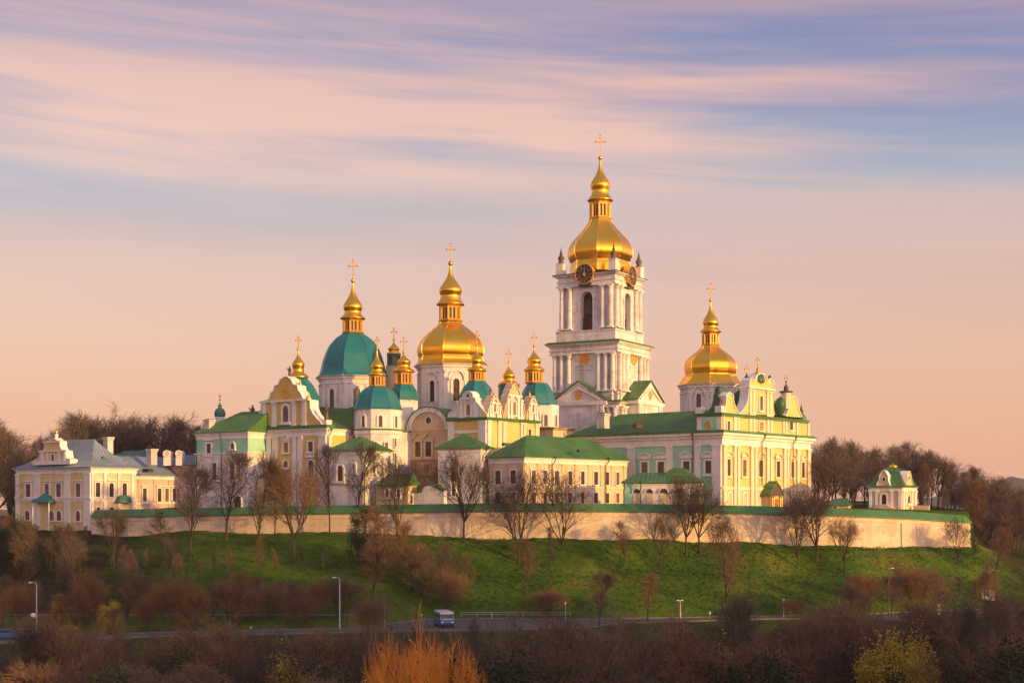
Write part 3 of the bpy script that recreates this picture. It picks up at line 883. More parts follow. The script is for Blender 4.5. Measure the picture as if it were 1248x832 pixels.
for p0, p1 in ((116, 121.5), (132.5, 138), (148.5, 154)):
    win(B, 'R', p0, p1, 588, 605, ref=130, fw=.28, hood='flat', arched=0 if p0 < 120 else 1)
for p0, p1 in ((31, 37), (60, 66.5), (69.5, 75.5), (93, 98.5)):
    win(B, 'F', p0, p1, 622, 634, ref=80, fw=.22, arched=1)
for p0, p1 in ((117, 121.5), (133, 138)): win(B, 'R', p0, p1, 618, 630, ref=130, fw=.22)
# entrance canopy with small ogee roof
cx = B.u('F', 57); hw = (B.u('F', 68) - B.u('F', 46)) / 2; zc = B.z(611)
mb = MB(); fr = B.frF()
prof = [(1.0, 0), (.92, .45), (.62, .7), (.45, 1.2), (.22, 1.6), (.06, 2.1)]
for (e0, h0), (e1, h1) in zip(prof[:-1], prof[1:]):
    vs = [fr(cx - hw * e0, zc + h0, 0), fr(cx + hw * e0, zc + h0, 0), fr(cx + hw * e0, zc + h0, 1.6 * e0), fr(cx - hw * e0, zc + h0, 1.6 * e0),
          fr(cx - hw * e1, zc + h1, 0), fr(cx + hw * e1, zc + h1, 0), fr(cx + hw * e1, zc + h1, 1.6 * e1), fr(cx - hw * e1, zc + h1, 1.6 * e1)]
    mb.add(vs, [(0, 1, 2, 3), (4, 5, 6, 7), (0, 1, 5, 4), (1, 2, 6, 5), (2, 3, 7, 6), (3, 0, 4, 7)])
mb.rect(fr, cx - hw - .1, cx + hw + .1, zc - .2, zc, 0, 1.7)
mb.build('canopy', TEAL, B.o)
for s_ in (-.9, .9):
    mb = MB(); q = fr(cx + hw * s_, 0, 1.45); mb.lathe([(.16, 0), (.12, 1), (.11, zc - .2)], 8, q[0], q[1]); mb.build('canopy_post', TRIM, B.o)
cx = B.u('R', 148); hw = 1.7; zc = B.z(611.5); fr = B.frR()
mb = MB()
A = [(cx + hw * cos(pi * i / 10), zc + 1.5 * sin(pi * i / 10) ** .8) for i in range(11)]
mb.ext(fr, A, 0, 1.2); mb.rect(fr, cx - hw - .1, cx + hw + .1, zc - .16, zc, 0, 1.3); mb.build('canopy', COPPER, B.o)
# baroque attic gable
off = .35
gl = [(43, 566), (45, 560.5), (50, 559.5), (51, 549.5), (55.5, 548.5), (57, 543), (57.5, 538.5), (61, 537.8), (64, 534.5), (68, 534), (71, 537), (74.5, 538), (74.8, 544), (77, 548.5), (81.5, 549.5), (83, 558.5), (87.5, 560), (88.5, 565)]
o, fr, Q = gable(B, 'F', gl, 1.6, PALEY, cop=.15, off=off, cw=.1, name='attic_gable')
band(B, 'F', B.u('F', 50) - .2, B.u('F', 83) + .2, B.zf('F', 66, 550.5), B.zf('F', 66, 548.8), .3, off=off, name='gable_ledge')
band(B, 'F', B.u('F', 56), B.u('F', 76), B.zf('F', 66, 539.5), B.zf('F', 66, 538), .3, off=off, name='gable_ledge')
band(B, 'F', B.u('F', 43), B.u('F', 88.5), B.zf('F', 66, 566), B.zf('F', 66, 561.5), .3, off=off, name='gable_ledge')
for p0, p1 in ((51.5, 54.5), (59, 61), (72.5, 75), (79, 82)):
    pil_at(B, B.frF(off), B.u('F', p0), B.u('F', p1), B.zf('F', 66, 561.5), B.zf('F', 66, 550.4), w=.2, cap=0, base=0)
win(B, 'F', 65, 68.5, 554, 562, fw=.15, off=off, sill=0)
q = B.frF(off)(B.u('F', 67), 0, -.7)
finial(B, q[0], q[1], B.zf('F', 67, 534), 1.9, .45, m=TRIM)
mb = MB(); zz = B.zf('F', 67, 526.5); mb.lathe([(.02, zz - .4), (.34, zz - .15), (.38, zz + .1), (.2, zz + .4), (.02, zz + .7)], 12, q[0], q[1]); mb.build('gilt_ball', GOLD, B.o, smooth=True)
x, y = B.loc(132, 296); chimney(B, x, y, B.z(556, 296), B.z(533, 296), .75, .7)
x, y = B.loc(124, 290)
mb = MB(); mb.ext(lambda u, v, w: (x + w, y + u, v), [(-.8, B.z(560, 288)), (.8, B.z(560, 288)), (0, B.z(555.5, 288))], -2, .9); mb.build('dormer', COPPER, B.o)

# ================================================================== pink wing behind the wall
B = Bld('long_pink_wing', 'low pink wing with long blue grey roof between ochre pavilion and mint house', 'house', 165, 299, -38, -3.5)
L_ = B.u('R', 290)
zE = B.z(578.5); W_ = 13
body(B, 'walls', -W_, 0, 0, L_, 0, zE, PINK)
cornice(B, -W_, 0, 0, L_, zE, .9, .4)
hip(B, -W_, 0, 0, L_, zE, B.z(556, 306), GREYR, axis='y', i0=0, i1=6, ov=.6)
for p in range(172, 246, 9):
    if p in (181,): continue
    win(B, 'R', p + 1.5, p + 6, 595, 611, ref=200, fw=.25, hood='flat')
for p in (169, 188, 206, 224): pil(B, 'R', p - 1, p + 1, 0, zE - .9, m=PINK, w=.15)
band(B, 'R', 0, L_, B.zf('R', 200, 614), B.zf('R', 200, 612.6), .2)
x, y = B.loc(185, 303); chimney(B, x, y, B.z(566, 300), B.z(547.5, 303), .8, .8)
mb = MB(); x, y = B.loc(179, 297); mb.box(x - .6, x + 1.2, y - .7, y + .7, B.z(575, 296), B.z(571, 296)); mb.build('dormer', DARKM, B.o)
# copper roofed block behind it
B = Bld('copper_roofed_block', 'small block with old verdigris copper roof rising behind the pink wing', 'house', 160, 312, -38, -3.5)
zE = B.z(560); body(B, 'walls', -10, 0, 0, 9, 0, zE, PINK)
hip(B, -10, 0, 0, 9, zE, B.z(548.5, 316), COPPER, axis='x', i0=2, i1=1, ov=.5)
B = Bld('pale_gatehouse', 'little blue grey roofed house with two round white dormers left of the mint house', 'house', 226, 306, -38, -3.5)
zE = B.z(566); body(B, 'walls', -9, 0, 0, 10, 0, zE, PINK); hip(B, -9, 0, 0, 10, zE, B.z(554, 312), GREYR, axis='x', i0=3, i1=3)
for p in (203, 218):
    x, y = B.loc(p, 305.5); z = B.z(552.5, 305.5)
    fr = lambda u, v, w: (x + u * cos(-B.th) - w * sin(-B.th) * -1, y + u * sin(-B.th) - w * cos(-B.th), v)
    circ = lambda r: [(r * cos(2 * pi * i / 14), z + r * sin(2 * pi * i / 14)) for i in range(14)]
    mb = MB(); mb.ext(fr, circ(.72), -3, .0); mb.rect(fr, -.7, .7, z - 2.6, z, -3, -.01)
    o = mb.build('round_dormer', TRIM, B.o)
    r = MB(); r.ring(fr, circ(.78), circ(.5), 0, .2); r.build('frame', TRIM, o)
    r = MB(); r.ext(fr, circ(.5), 0, .06); r.build('pane', CREAM, o)

# ================================================================== mint house
B = Bld('mint_house', 'mint green house with green sheet roof and white frieze left of the gabled ochre church', 'house', 302, 294, -36, -2.2)
W_ = -B.u('F', 239); zE = B.z(525.0)
body(B, 'walls', -W_, 0, 0, 12, B.z(551), zE, MINT)
body(B, 'lower_walls', -W_ - .12, .05, -.15, 12.1, 0, B.z(551), WHITE)
cornice(B, -W_, 0, 0, 12, zE, 1.5, .5)
hip(B, -W_, 0, 0, 12, zE, B.z(500.5, 300), GREEN, axis='x', i0=8.2, i1=0, ov=.6)
win(B, 'F', 252.5, 257.5, 540, 552, ref=270, fw=.45, hood='flat')
win(B, 'F', 281.5, 286, 540, 547, ref=270, fw=.3, arched=1)
slab(B, 'string_course', -W_ - .12, .05, -.15, 12, [(.25, B.z(552), B.z(550.5))], TRIM)
for p0, p1 in ((260, 265), (281, 287)): win(B, 'F', p0, p1, 564, 584, ref=270, off=.15, fw=.3)
win(B, 'F', 286, 295, 604, 618, ref=270, off=.15, arched=1, fw=.3)
for p in (271, 240.5): pipe(B, 'F', p, 527, 615)
x, y = B.loc(255, 303); chimney(B, x, y, B.z(528, 303), B.z(512, 303), .85, .8)
# small cupola rising behind its roof
B = Bld('distant_chapel_cupola', 'small dark green onion cupola with gilt spire showing behind the mint house roof', 'chapel', 268, 318, -32, -2)
cx, cy = 0, 0
body(B, 'walls', -3, 3, -3, 3, 0, B.z(524, 318), WHITE)
drum(B, 268, 318, 6, 508, 522, [], corn=False, extra=1)
o = dome(B, 268, 318, [(5.8, 508), (6.8, 504), (5.2, 499), (2.5, 497), (2.2, 493)], COPPER, n=16, name='dome', ribs=False, smooth=True)
cupola(B, 268, 318, 1.9, 493, 487, 2.3, 496, 1.5, 497, o)
cross(B, 268, 318, 481, 487, o)

# ================================================================== gabled ochre church on the left
B = Bld('gabled_ochre_church', 'ochre church with white pilasters and tall baroque gable left of the big teal dome', 'church', 398, 288, -36, -2.2)
W_ = -B.u('F', 300); L_ = 21; zE = B.z(521)
body(B, 'walls', -W_, 0, 0, L_, 0, zE, YELLOW)
cornice(B, -W_, 0, 0, L_, zE, 1.5, .55)
slab(B, 'eave_ledge', -W_, 0, 0, 1.2, [(.75, zE, zE + .3), (.6, zE + .3, zE + .65)], GREEN)
ringroof(B, 'roof', -W_, 0, .8, L_, [(0, 0, 0, 0, zE), (W_ * .5 + .6, W_ * .5 + .6, 0, 0, B.z(489))], GREEN, ov=.6)
for p0, p1 in ((300, 308), (326, 331.5), (333, 339), (357, 362), (363.5, 369), (389, 398)):
    pil(B, 'F', p0, p1, 0, zE - 1.5, w=.35)
pil_at(B, B.frR(), .05, 1.3, 0, zE - 1.5, w=.3); 
for q in (6.2, 11.5, 16.5): pil_at(B, B.frR(), q, q + 1.1, 0, zE - 1.5, w=.3)
for p0, p1, g in ((316, 321.5, GLASS), (346, 352, SHUT_LIT), (376, 382, GLASS)): win(B, 'F', p0, p1, 539, 551, ref=350, fw=.3, glass=g, hood='' if g is GLASS else 'ped')
for p0, p1, a, b in ((315, 322.5, 562, 583), (346, 351.5, 561, 569), (376, 383, 561, 582)):
    win(B, 'F', p0, p1, a, b, ref=350, arched=1, fw=.35, hood='arch' if p0 != 346 else '')
slab(B, 'string_course', -W_, 0, 0, L_, [(.2, B.z(588), B.z(586.5))], TRIM)
# porch with a small half-domed roof
cx = B.u('F', 336); fr = B.frF(); zt = B.z(582)
mb = MB(); mb.rect(fr, cx - 2.6, cx + 2.6, 0, zt, 0, 3.2); po = mb.build('porch', BEIGE, B.o)
mb = MB(); q = fr(cx, 0, 0); P = spl([(3.6, zt), (3.3, zt + .7), (2.4, zt + 1.5), (1.2, zt + 2.1), (.4, zt + 2.9), (.05, zt + 3.4)], 4)
mb.lathe(P, 12, q[0], q[1]); mb.build('porch_roof', GREEN, po, smooth=True)
# baroque gable in two tiers
gl = [(306, 518.5), (309, 514), (313, 510.5), (317, 505), (319.5, 499), (320.5, 489.5), (328.5, 487.3), (331, 481), (335, 476), (335.5, 471), (340, 469.5), (343, 463.5), (347.5, 460), (350.5, 459.5), (355, 463), (358, 469), (363, 470.5), (363.5, 475.5),
      (367, 480), (370, 487), (378, 488), (378.5, 498), (382, 505), (387, 511), (390.5, 514), (392.5, 517.5)]
o, fr, Q = gable(B, 'F', gl, 2.2, YELLOW, cop=.24, off=.1, name='west_gable')
for p0, p1 in ((320.5, 325), (332.5, 337.5), (357, 361.5), (369.5, 374)): pil(B, 'F', p0, p1, zE + .6, B.zf('F', 350, 489.5), off=.1, w=.28)
band(B, 'F', B.u('F', 318.5), B.u('F', 378.5), B.zf('F', 348, 489.7), B.zf('F', 348, 487.4), .55, off=.1, name='gable_cornice')
win(B, 'F', 345.5, 352.5, 494, 514, off=.1, arched=1, fw=.45, hood='')
icon(B, 'F', 349, 480, 3, 5.2, off=.1)
q = B.frF()(B.u('F', 349), 0, -1); statue(B, q[0], q[1], B.zf('F', 349, 460), 2.6, BRONZE)
for p, y0, hh in ((325.5, 488, 2.2), (337, 470, 1.7), (372, 488, 2.2), (361.5, 470, 1.6)):
    q = B.frF()(B.u('F', p), 0, -1); finial(B, q[0], q[1], B.zf('F', p, y0), hh, .42, m=BRONZE if p < 350 else GOLDM)
for p in (305, 395):
    q = B.frF()(B.u('F', p), 0, -.7); statue(B, q[0], q[1], B.zf('F', p, 511.5), 3.3, BRONZE)
    mb = MB(); mb.box(q[0] - .8, q[0] + .8, q[1] - .8, q[1] + .8, zE + .5, B.zf('F', p, 511.4)); mb.build('pedestal', TRIM, B.o)
pipe(B, 'R', 398.7, 523, 612); pipe(B, 'R', 424, 523, 560)
# side dome: gilt onion on a teal bell
drum(B, 363.5, 301, 26, 489, 505, [], corn=False, extra=2)
o = dome(B, 363.5, 301, [(27.5, 489), (26, 486), (23, 479), (18, 470), (13.5, 465), (10.8, 461.5)], TEAL, name='side_dome')
full_cupola(B, 363.5, 301, (410, 425.5, 7.6, 444.5, 12.5, 459.5, 10.5, 461.5, 464), o, lant=False)

# ================================================================== church with the great teal dome
B = Bld('teal_domed_church', 'white church with the largest teal dome carrying a gilt lantern and onion', 'church', 470, 312, -36, -2.2)
cxl, cyl = B.loc(430, 318)
zt = B.z(500, 310)
body(B, 'walls', cxl - 9, cxl + 9, cyl - 9, cyl + 11, 0, zt - 1.2, WHITE)
ringroof(B, 'roof', cxl - 9, cxl + 9, cyl - 9, cyl + 11, [(0, 0, 0, 0, zt - 1.2), (4, 4, 4, 4, zt + 1.0)], GREEN, ov=.4)
drum(B, 430, 318, 41, 460, 501, [(0, -3.6, 3.6, 473, 498), (1, -4, 4, 472, 498), (2, -4, 4, 472, 498)], wh='', fw=.5)
o = dome(B, 430, 318, [(44, 461), (42.5, 459), (41, 456.5), (39.2, 450), (37.2, 442), (34, 432), (28.5, 421), (21, 413), (14.5, 408.5), (12, 406)], TEAL)
full_cupola(B, 430, 318, (317, 342, 11.7, 375, 15.8, 388, 12, 390, 406), o)

# ================================================================== white apse tower with teal dome
B = Bld('white_apse_tower', 'white octagonal apse tower with a small teal dome in front of the big teal dome', 'church', 459.5, 294, -36, -2.2)
drum(B, 460, 294, 28.5, 499, 524, [(0, -2.0, 2.0, 506, 520), (1, -2.3, 2.3, 506, 520), (2, -2.4, 2.4, 506, 520)], wh='', fw=.4, corn=False)
cx, cy = B.loc(460, 294); s = 294 / F
mb = MB(); mb.lathe([(29.6 * s, B.z(525.5)), (31.5 * s, B.z(525)), (31 * s, B.z(524)), (28.6 * s, B.z(522.5))], 8, cx, cy, oct_rot(B)); mb.build('eave_ledge', GREEN, B.o)
mb = MB(); mb.lathe([(29.5 * s, 0), (29.5 * s, B.z(525))], 8, cx, cy, oct_rot(B)); lo = mb.build('walls', WHITE, B.o)
mb = MB(); mb.lathe([(29.6 * s, B.z(530)), (30.6 * s, B.z(529.4)), (30.8 * s, B.z(527)), (31.2 * s, B.z(525.4))], 8, cx, cy, oct_rot(B)); mb.build('cornice', TRIM, B.o)
for k, u, a, b in ((1, -1, 540, 548), (1, 1.2, 540, 547), (2, -.5, 535, 545), (2, -.5, 553, 570), (1, .2, 560, 572)):
    win_at(B, octf(B, cx, cy, 29.5 * s * .9575, k), u - .32, u + .32, B.z(b), B.z(a), fw=.14, parent=lo)
body(B, 'side_block', cx + 1, cx + 3.9, cy - 2.0, cy + 8, 0, B.z(526), WHITE)
slab(B, 'side_block_ledge', cx + 1, cx + 3.9, cy - 2.0, cy + 8, [(.3, B.z(526), B.z(524.4))], GREEN)
o = dome(B, 460, 294, [(31, 499.5), (29.2, 497.5), (27.8, 493), (25.6, 487), (22, 480), (16.5, 474.5), (10.5, 471)], TEAL)
full_cupola(B, 459.5, 294, (411, 425, 7.7, 447, 11.5, 456.5, 9.3, 458, 471), o)

# ================================================================== gold domed cathedral (big drum, round brown gable, two side cupolas)
B = Bld('gold_domed_cathedral', 'cathedral with the wide gilt dome on a white drum and a round topped brown gable', 'church', 548.5, 293, -24, -2.2)
W_ = -B.u('F', 496.5)
zc = B.z(523.5)
body(B, 'walls', -W_, 8, 0, 27, 0, zc, BEIGE)
cornice(B, -W_, 0.3, 0, 20, zc + .1, .9, .35, m=BEIGE)
# semicircular gable and its barrel roof
uc, hw = -W_ / 2, W_ / 2
zt = B.z(495.5); zg = zc + .1
A = [(uc - hw * cos(pi * i / 20), zg + (zt - zg) * sin(pi * i / 20)) for i in range(21)]
A2 = [(uc - hw * .80 * cos(pi * i / 20), zg + (zt - zg) * .80 * sin(pi * i / 20)) for i in range(21)]
mb = MB(); mb.ext(B.frF(), A, -1.2, 0); go = mb.build('round_gable', BEIGE, B.o)
mb = MB(); mb.ring(B.frF(), A, A2, -.05, .45, closed=False); mb.build('gable_moulding', WHITE, go)
mb = MB(); mb.strip(B.frF(), A, .22, -13, .55); mb.build('barrel_roof', GREEN, B.o)
mb = MB(); mb.ext(B.frF(), A, -13, -1.2); mb.build('vault', BEIGE, B.o)
icon(B, 'F', 522.5, 512, 3.4, 4.3, m=GLASS, rim=WHITE, name='round_window')
for p0, p1 in ((506.5, 513), (519, 526)): win(B, 'F', p0, p1, 538, 556, ref=520, fw=.45, hood='ogee', fm=BEIGE)
band(B, 'F', -W_, 0, B.z(560), B.z(557.6), .3, m=BEIGE)
mb = MB(); mb.rect(B.frF(), -W_ + .02, -.02, 0, B.z(560), -.05, .08); mb.build('lower_masonry', BROWNW, B.o)
for p0, p1, a, b in ((503, 509, 572, 590), (517.5, 524.5, 566, 577), (531, 534.5, 568, 577)):
    win(B, 'F', p0, p1, a, b, arched=1, fw=.3, fm=BROWNW, glass=SHUT_LIT, off=.08)  # sunlit openings, their glow put into the orange pane colour
# drum platform
dx_, dy_ = B.loc(549, 309); s = 309 / F
body(B, 'crossing_block', dx_ - 8.2, dx_ + 8.2, dy_ - 6.2, dy_ + 8.2, zc - 3, B.z(500, 303), WHITE)
drum(B, 549, 309, 39.5, 446, 502, [(0, -3.4, 3.4, 463, 489), (1, -3.8, 3.8, 461, 488), (2, -3.8, 3.8, 461, 488)], wh='eye', fw=.55, pilw=.9)
o = dome(B, 549, 309, [(44.5, 446), (41.5, 443), (39.5, 441), (38.8, 437.5), (38.2, 435.5), (39.8, 431), (39.6, 424), (36, 416), (29, 408), (21, 401), (15.5, 396.5), (13.6, 393)], GOLD)
full_cupola(B, 549, 309, (297, 321, 14, 355, 17.5, 371, 13.3, 373, 392), o)
# side cupolas on the left
drum(B, 492, 300, 17, 486, 520, [], corn=False, extra=6)
o = dome(B, 492, 300, [(17.8, 488), (17, 484), (15.5, 477), (12.5, 472), (11, 469)], TEAL, name='side_dome')
full_cupola(B, 492, 300, (411, 429, 8.8, 441, 14, 452.5, 10.6, 454, 469), o)
drum(B, 480, 318, 9.5, 446, 500, [], m=CREAM, corn=False, extra=6)
o = dome(B, 480, 318, [(9.8, 447), (9, 446), (8.3, 445.3)], TEAL, name='side_dome', k=2)
lantern(B, 480, 318, 8, 432, 446, o, m=TEAL)
cupola(B, 480, 318, 7, 425.5, 414, 9, 431, 8, 432, o); cross(B, 480, 318, 400, 415, o)

# ================================================================== yellow church with scrolled gables
B = Bld('yellow_gabled_church', 'bright yellow church with a row of three scrolled gables below teal domes with gilt cupolas', 'church', 593, 284, -38, -2.2)
W_, L_ = -B.u('F', 546.5), B.u('R', 656); zE = B.z(509.5)
body(B, 'walls', -W_, 0, 0, L_, 0, zE, YELLOW, LEMON)
slab(B, 'eave_ledge', -W_, 0, 0, L_, [(.35, zE - .35, zE), (.55, zE, zE + .28)], GREEN)
band(B, 'F', -W_, 0, zE - 2.9, zE - 2.3, .2, name='frieze_band')
for p0, p1 in ((547, 554), (584, 593)): pil(B, 'F', p0, p1, 0, zE - .4, w=.35)
pil_at(B, B.frR(), .05, 1.1, 0, zE - .4, w=.35)
for p0, p1 in ((606, 610.5), (612, 616), (633.5, 636), (637, 640), (651.5, 656)): pil(B, 'R', p0, p1, 0, zE - .4, w=.33, m=IVORY)
win(B, 'R', 643.5, 646.5, 523, 533, fw=.15)
win(B, 'R', 621, 626, 560, 580, fw=.3, arched=1)
gl = [(547, 508.5), (548, 504), (553, 500.5), (558, 494), (561.5, 489.5), (562.5, 485.5), (565, 484.5), (566, 480.5), (568.5, 478), (571, 477.2), (574, 478), (576.3, 480.5), (577, 484.5), (579.5, 485.5), (580.5, 489.5), (584, 494), (589, 500), (592.5, 504), (593.2, 508.5)]
o, fr, Q = gable(B, 'F', gl, 1.8, WHITE, cop=.2, off=.05, name='white_gable')
for p0, p1 in ((562, 564.8), (566.5, 568), (575.5, 577), (578, 580.8)): pil(B, 'F', p0, p1, zE + .3, B.zf('F', 571, 487.5), off=.05, w=.25)
band(B, 'F', B.u('F', 561.5), B.u('F', 581), B.zf('F', 571, 487), B.zf('F', 571, 485), .4, off=.05, name='gable_cornice')
win(B, 'F', 569, 574, 492, 506, off=.05, fw=.2, arched=1, glass=SHUT_LIT)
icon(B, 'F', 571, 482, 2.2, 2.2, m=GLASS, rim=TRIM, off=.05, name='round_window')
def scroll(cx, w, base, top, mid):
    """outline of a stepped scrolled gable"""
    L = [(-.5, 0), (-.47, .12), (-.43, .22), (-.40, .38), (-.34, .42), (-.31, .52), (-.27, .66), (-.22, .70), (-.20, .80), (-.13, .84), (-.10, .93), (-.03, .99)]
    pts = [(a, b) for a, b in L] + [(0, 1.0)] + [(-a, b) for a, b in reversed(L)]
    return [(cx + a * w * mid, base - b * (base - top)) for a, b in pts]
def bay(cx, w, base, top, wy):
    P = scroll(cx, w, base, top, 1.0)
    o, fr, Q = gable(B, 'R', P, 1.5, STONE, cop=.18, off=.05, name='scrolled_gable', cw=.3, copm=CREAM)
    hh = base - top
    for e in (-.31, -.17, .13, .27): pil(B, 'R', cx + e * w, cx + (e + .06) * w + .6, zE + .3, B.zf('R', cx, base - hh * (.55 if abs(e + .03) > .2 else .66)), off=.05, w=.28, cap=1)
    win(B, 'R', cx - w * .07, cx + w * .07, wy, wy + hh * .40, off=.05, arched=1, fw=.22, glass=SHUT_LIT, hood='eye')
    q = B.frR(.05)(B.u('R', cx), 0, -.7); finial(B, q[0], q[1], B.zf('R', cx, top), 1.2, .3, m=GOLDM)
    band(B, 'R', B.u('R', cx - w * .30), B.u('R', cx + w * .30), B.zf('R', cx, base - hh * .68), B.zf('R', cx, base - hh * .63), .45, off=.05, name='gable_cornice')
bay(602, 20, 509, 482, 491); bay(626, 28, 510, 467.5, 489); bay(648.5, 16.5, 511, 483, 491)
for p in (595, 612.5, 639.5, 655.5):
    q = B.frR()(B.u('R', p), 0, -.6); finial(B, q[0], q[1], zE + .2, 2.9 if 600 < p < 650 else 2.0, .42, m=TRIM)
ringroof(B, 'roof', -W_, 0, 0, L_, [(0, 0, 0, 0, zE + .25), (4, 4, 4, 4, zE + 2.0)], TEAL, ov=-.9)
drum(B, 581, 295, 21.5, 487, 506, [], corn=False, m=TEAL, extra=1)
o = dome(B, 581, 295, [(22.5, 490), (21.5, 486), (19.5, 479), (16, 472), (12, 467.5), (10.2, 464.5)], TEAL, name='dome')
full_cupola(B, 581, 295, (404, 420.5, 7.2, 440, 12, 451, 9.5, 453, 464.5), o)
drum(B, 620, 299, 12.5, 470, 500, [], corn=False, m=TEAL, extra=1)
o = dome(B, 620, 299, [(13.2, 471), (12.5, 470), (11.8, 469.3)], TEAL, name='dome', k=2)
full_cupola(B, 620, 299, (427, 441.5, 7.8, 458, 13.5, 468, 10, 469.5, 472), o, lant=False)
drum(B, 660, 306, 20.5, 494, 521, [(0, -2, 2, 505, 519), (1, -2.2, 2.2, 505, 519), (2, -2.2, 2.2, 505, 519)], wh='', fw=.3, corn=False)
o = dome(B, 655, 306, [(23, 494.5), (21.8, 492.5), (20.6, 487), (18.6, 480), (15, 472.5), (11, 467)], TEAL, name='dome')
full_cupola(B, 651, 306, (407, 422, 8.5, 440, 13, 451, 10.2, 452.5, 467), o)
x, y = B.loc(664, 306)
body(B, 'rear_block', x - 4.6, x + 4.6, y - 3.2, y + 4.5, 0, B.z(522, 303), CREAM)
slab(B, 'rear_ledge', x - 4.6, x + 4.6, y - 3.2, y + 4.5, [(.2, B.z(524, 303), B.z(522, 303)), (.4, B.z(522, 303), B.z(521, 303))], BROWNW)

# ================================================================== two white apses with pyramid roofs
for px, pl, pr, ye, yt, pk, lab, wl in (
    (442, 401, 476, 547.5, 530.5, 434, 'white polygonal annex with low green roof below the white apse tower', [('F', 411.5, 418.5, 567, 586), ('F', 431, 433, 565, 575), ('R', 453, 456.5, 567, 575.5)]),
    (586, 534, 598, 545, 528, 569, 'white annex with pointed green pyramid roof in front of the yellow gabled church', [('F', 550, 556.5, 567, 586), ('F', 551, 555, 589, 604), ('R', 588, 592, 568, 586)])):
    B = Bld('white_annex', lab, 'annex', px, 276 if px < 500 else 272, -30 if px < 500 else -24, -2.2)
    W_, L_ = -B.u('F', pl), B.u('R', pr); zE = B.z(ye)
    body(B, 'walls', -W_, 0, 0, L_, 0, zE, WHITE)
    slab(B, 'cornice', -W_, 0, 0, L_, [(.12, zE - .9, zE - .6), (.28, zE - .3, zE - .02)], TRIM)
    ringroof(B, 'roof', -W_, 0, 0, L_, [(0, 0, 0, 0, zE), ((W_ + 1.2) / 2, (W_ + 1.2) / 2, (L_ + 1.2) / 2, (L_ + 1.2) / 2, B.z(yt, B.d + 5))], GREEN, ov=.6)
    for f_, a, b, c, d_ in wl: win(B, f_, a, b, c, d_, arched=1, fw=.35, hood='eye' if px > 500 and c < 580 else '')
    slab(B, 'string_course', -W_, 0, 0, L_, [(.15, B.z(590), B.z(588.8))], TRIM)
    pipe(B, 'R', px + .8, ye + 1, 615)
# low porch and outbuilding in the court between them
B = Bld('green_roofed_porch', 'low cream outbuilding with green roof tucked between the two white annexes', 'outbuilding', 497, 273, -30, -2.2)
W_, L_ = -B.u('F', 459), B.u('R', 508); zE = B.z(590)
body(B, 'walls', -W_, 0, 0, L_, 0, zE, CREAM)
hip(B, -W_, 0, 0, L_, zE, B.z(576.5, 275), GREEN, axis='x', i0=2.5, i1=0, ov=.45)
win(B, 'F', 470, 474, 596, 606, fw=.2); win(B, 'F', 484, 488, 596, 606, fw=.2)
pipe(B, 'F', 459.5, 591, 612)
B = Bld('court_wall', 'stepped white court wall with low arched niche below the round brown gable', 'wall', 541, 271, -24, -2.2)
W_ = -B.u('F', 491)
fr = B.frF()
mb = MB(); mb.ext(fr, [(-W_, 0), (0, 0), (0, B.z(598)), (-1.2, B.z(594)), (-2.2, B.z(591)), (-3.4, B.z(590.5)), (-4.3, B.z(593)), (-5.0, B.z(600)), (-W_, B.z(598))], -1.4, 0)
mb.build('masonry', WHITE, B.o)
mb = MB(); mb.strip(fr, [(-W_, B.z(598)), (-5.0, B.z(600)), (-4.3, B.z(593)), (-3.4, B.z(590.5)), (-2.2, B.z(591)), (-1.2, B.z(594)), (0, B.z(598))], .2, -1.6, .2); mb.build('coping', GREEN, B.o)
win(B, 'F', 498, 503, 603, 613, fw=.2)

# ================================================================== cream two-storey range
B = Bld('cream_range', 'long two storey cream building with green hipped roof and rows of dark windows', 'house', 639, 267, -42, -2.6)
W_, L_ = -B.u('F', 596), B.u('R', 764); zE = B.z(556)
body(B, 'walls', -W_, 0, 0, L_, 0, zE, CREAM)
cornice(B, -W_, 0, 0, L_, zE, 1.25, .45)
hip(B, -W_, 0, 0, L_, zE, B.z(529.5, 272), GREEN, axis='y', i0=6.5, i1=8, ov=.65)
zs = B.z(592.5)
slab(B, 'string_course', -W_, 0, 0, L_, [(.14, zs - .14, zs + .12)], TRIM)
for p0, p1 in ((604, 611), (622.5, 629.5)):
    win(B, 'F', p0, p1, 573, 589.5, ref=620, fw=.22); win(B, 'F', p0, p1, 600, 613, ref=620, fw=.22)
xs = ((647, 652), (661, 666), (675, 680.3), (691.5, 696.5), (707, 711.5), (723, 728), (737.5, 741.5), (750, 754))
for i, (p0, p1) in enumerate(xs):
    win(B, 'R', p0, p1, 573, 589.5, ref=660, fw=.2)
    win(B, 'R', p0, p1, 600, 613, ref=660, fw=.2, glass=REDP if i == 7 else GLASS)
for p0, p1 in ((639.4, 641.5), (654.5, 657), (669, 671.5), (684.5, 687), (700.5, 702.5), (716.5, 719), (731.5, 734), (744.5, 746.5), (759.5, 763)):
    pil(B, 'R', p0, p1, zs + .12, zE - 1.2, m=CREAM, w=.14)
for p0, p1 in ((596.5, 599.5), (615, 618.5), (635, 638.6)): pil(B, 'F', p0, p1, zs + .12, zE - 1.2, m=CREAM, w=.14)
pipe(B, 'R', 671.5, 557, 613); pipe(B, 'R', 737, 558, 613)
for p, q in ((708, 548), (617, 540)):
    d_ = 276 if p > 650 else 271
    x, y = B.loc(p, d_); mb = MB(); mb.box(x - .35, x + .35, y - .9, y + .9, B.z(q + 3, d_), B.z(q - .5, d_)); mb.build('roof_vent', PIPE, B.o)

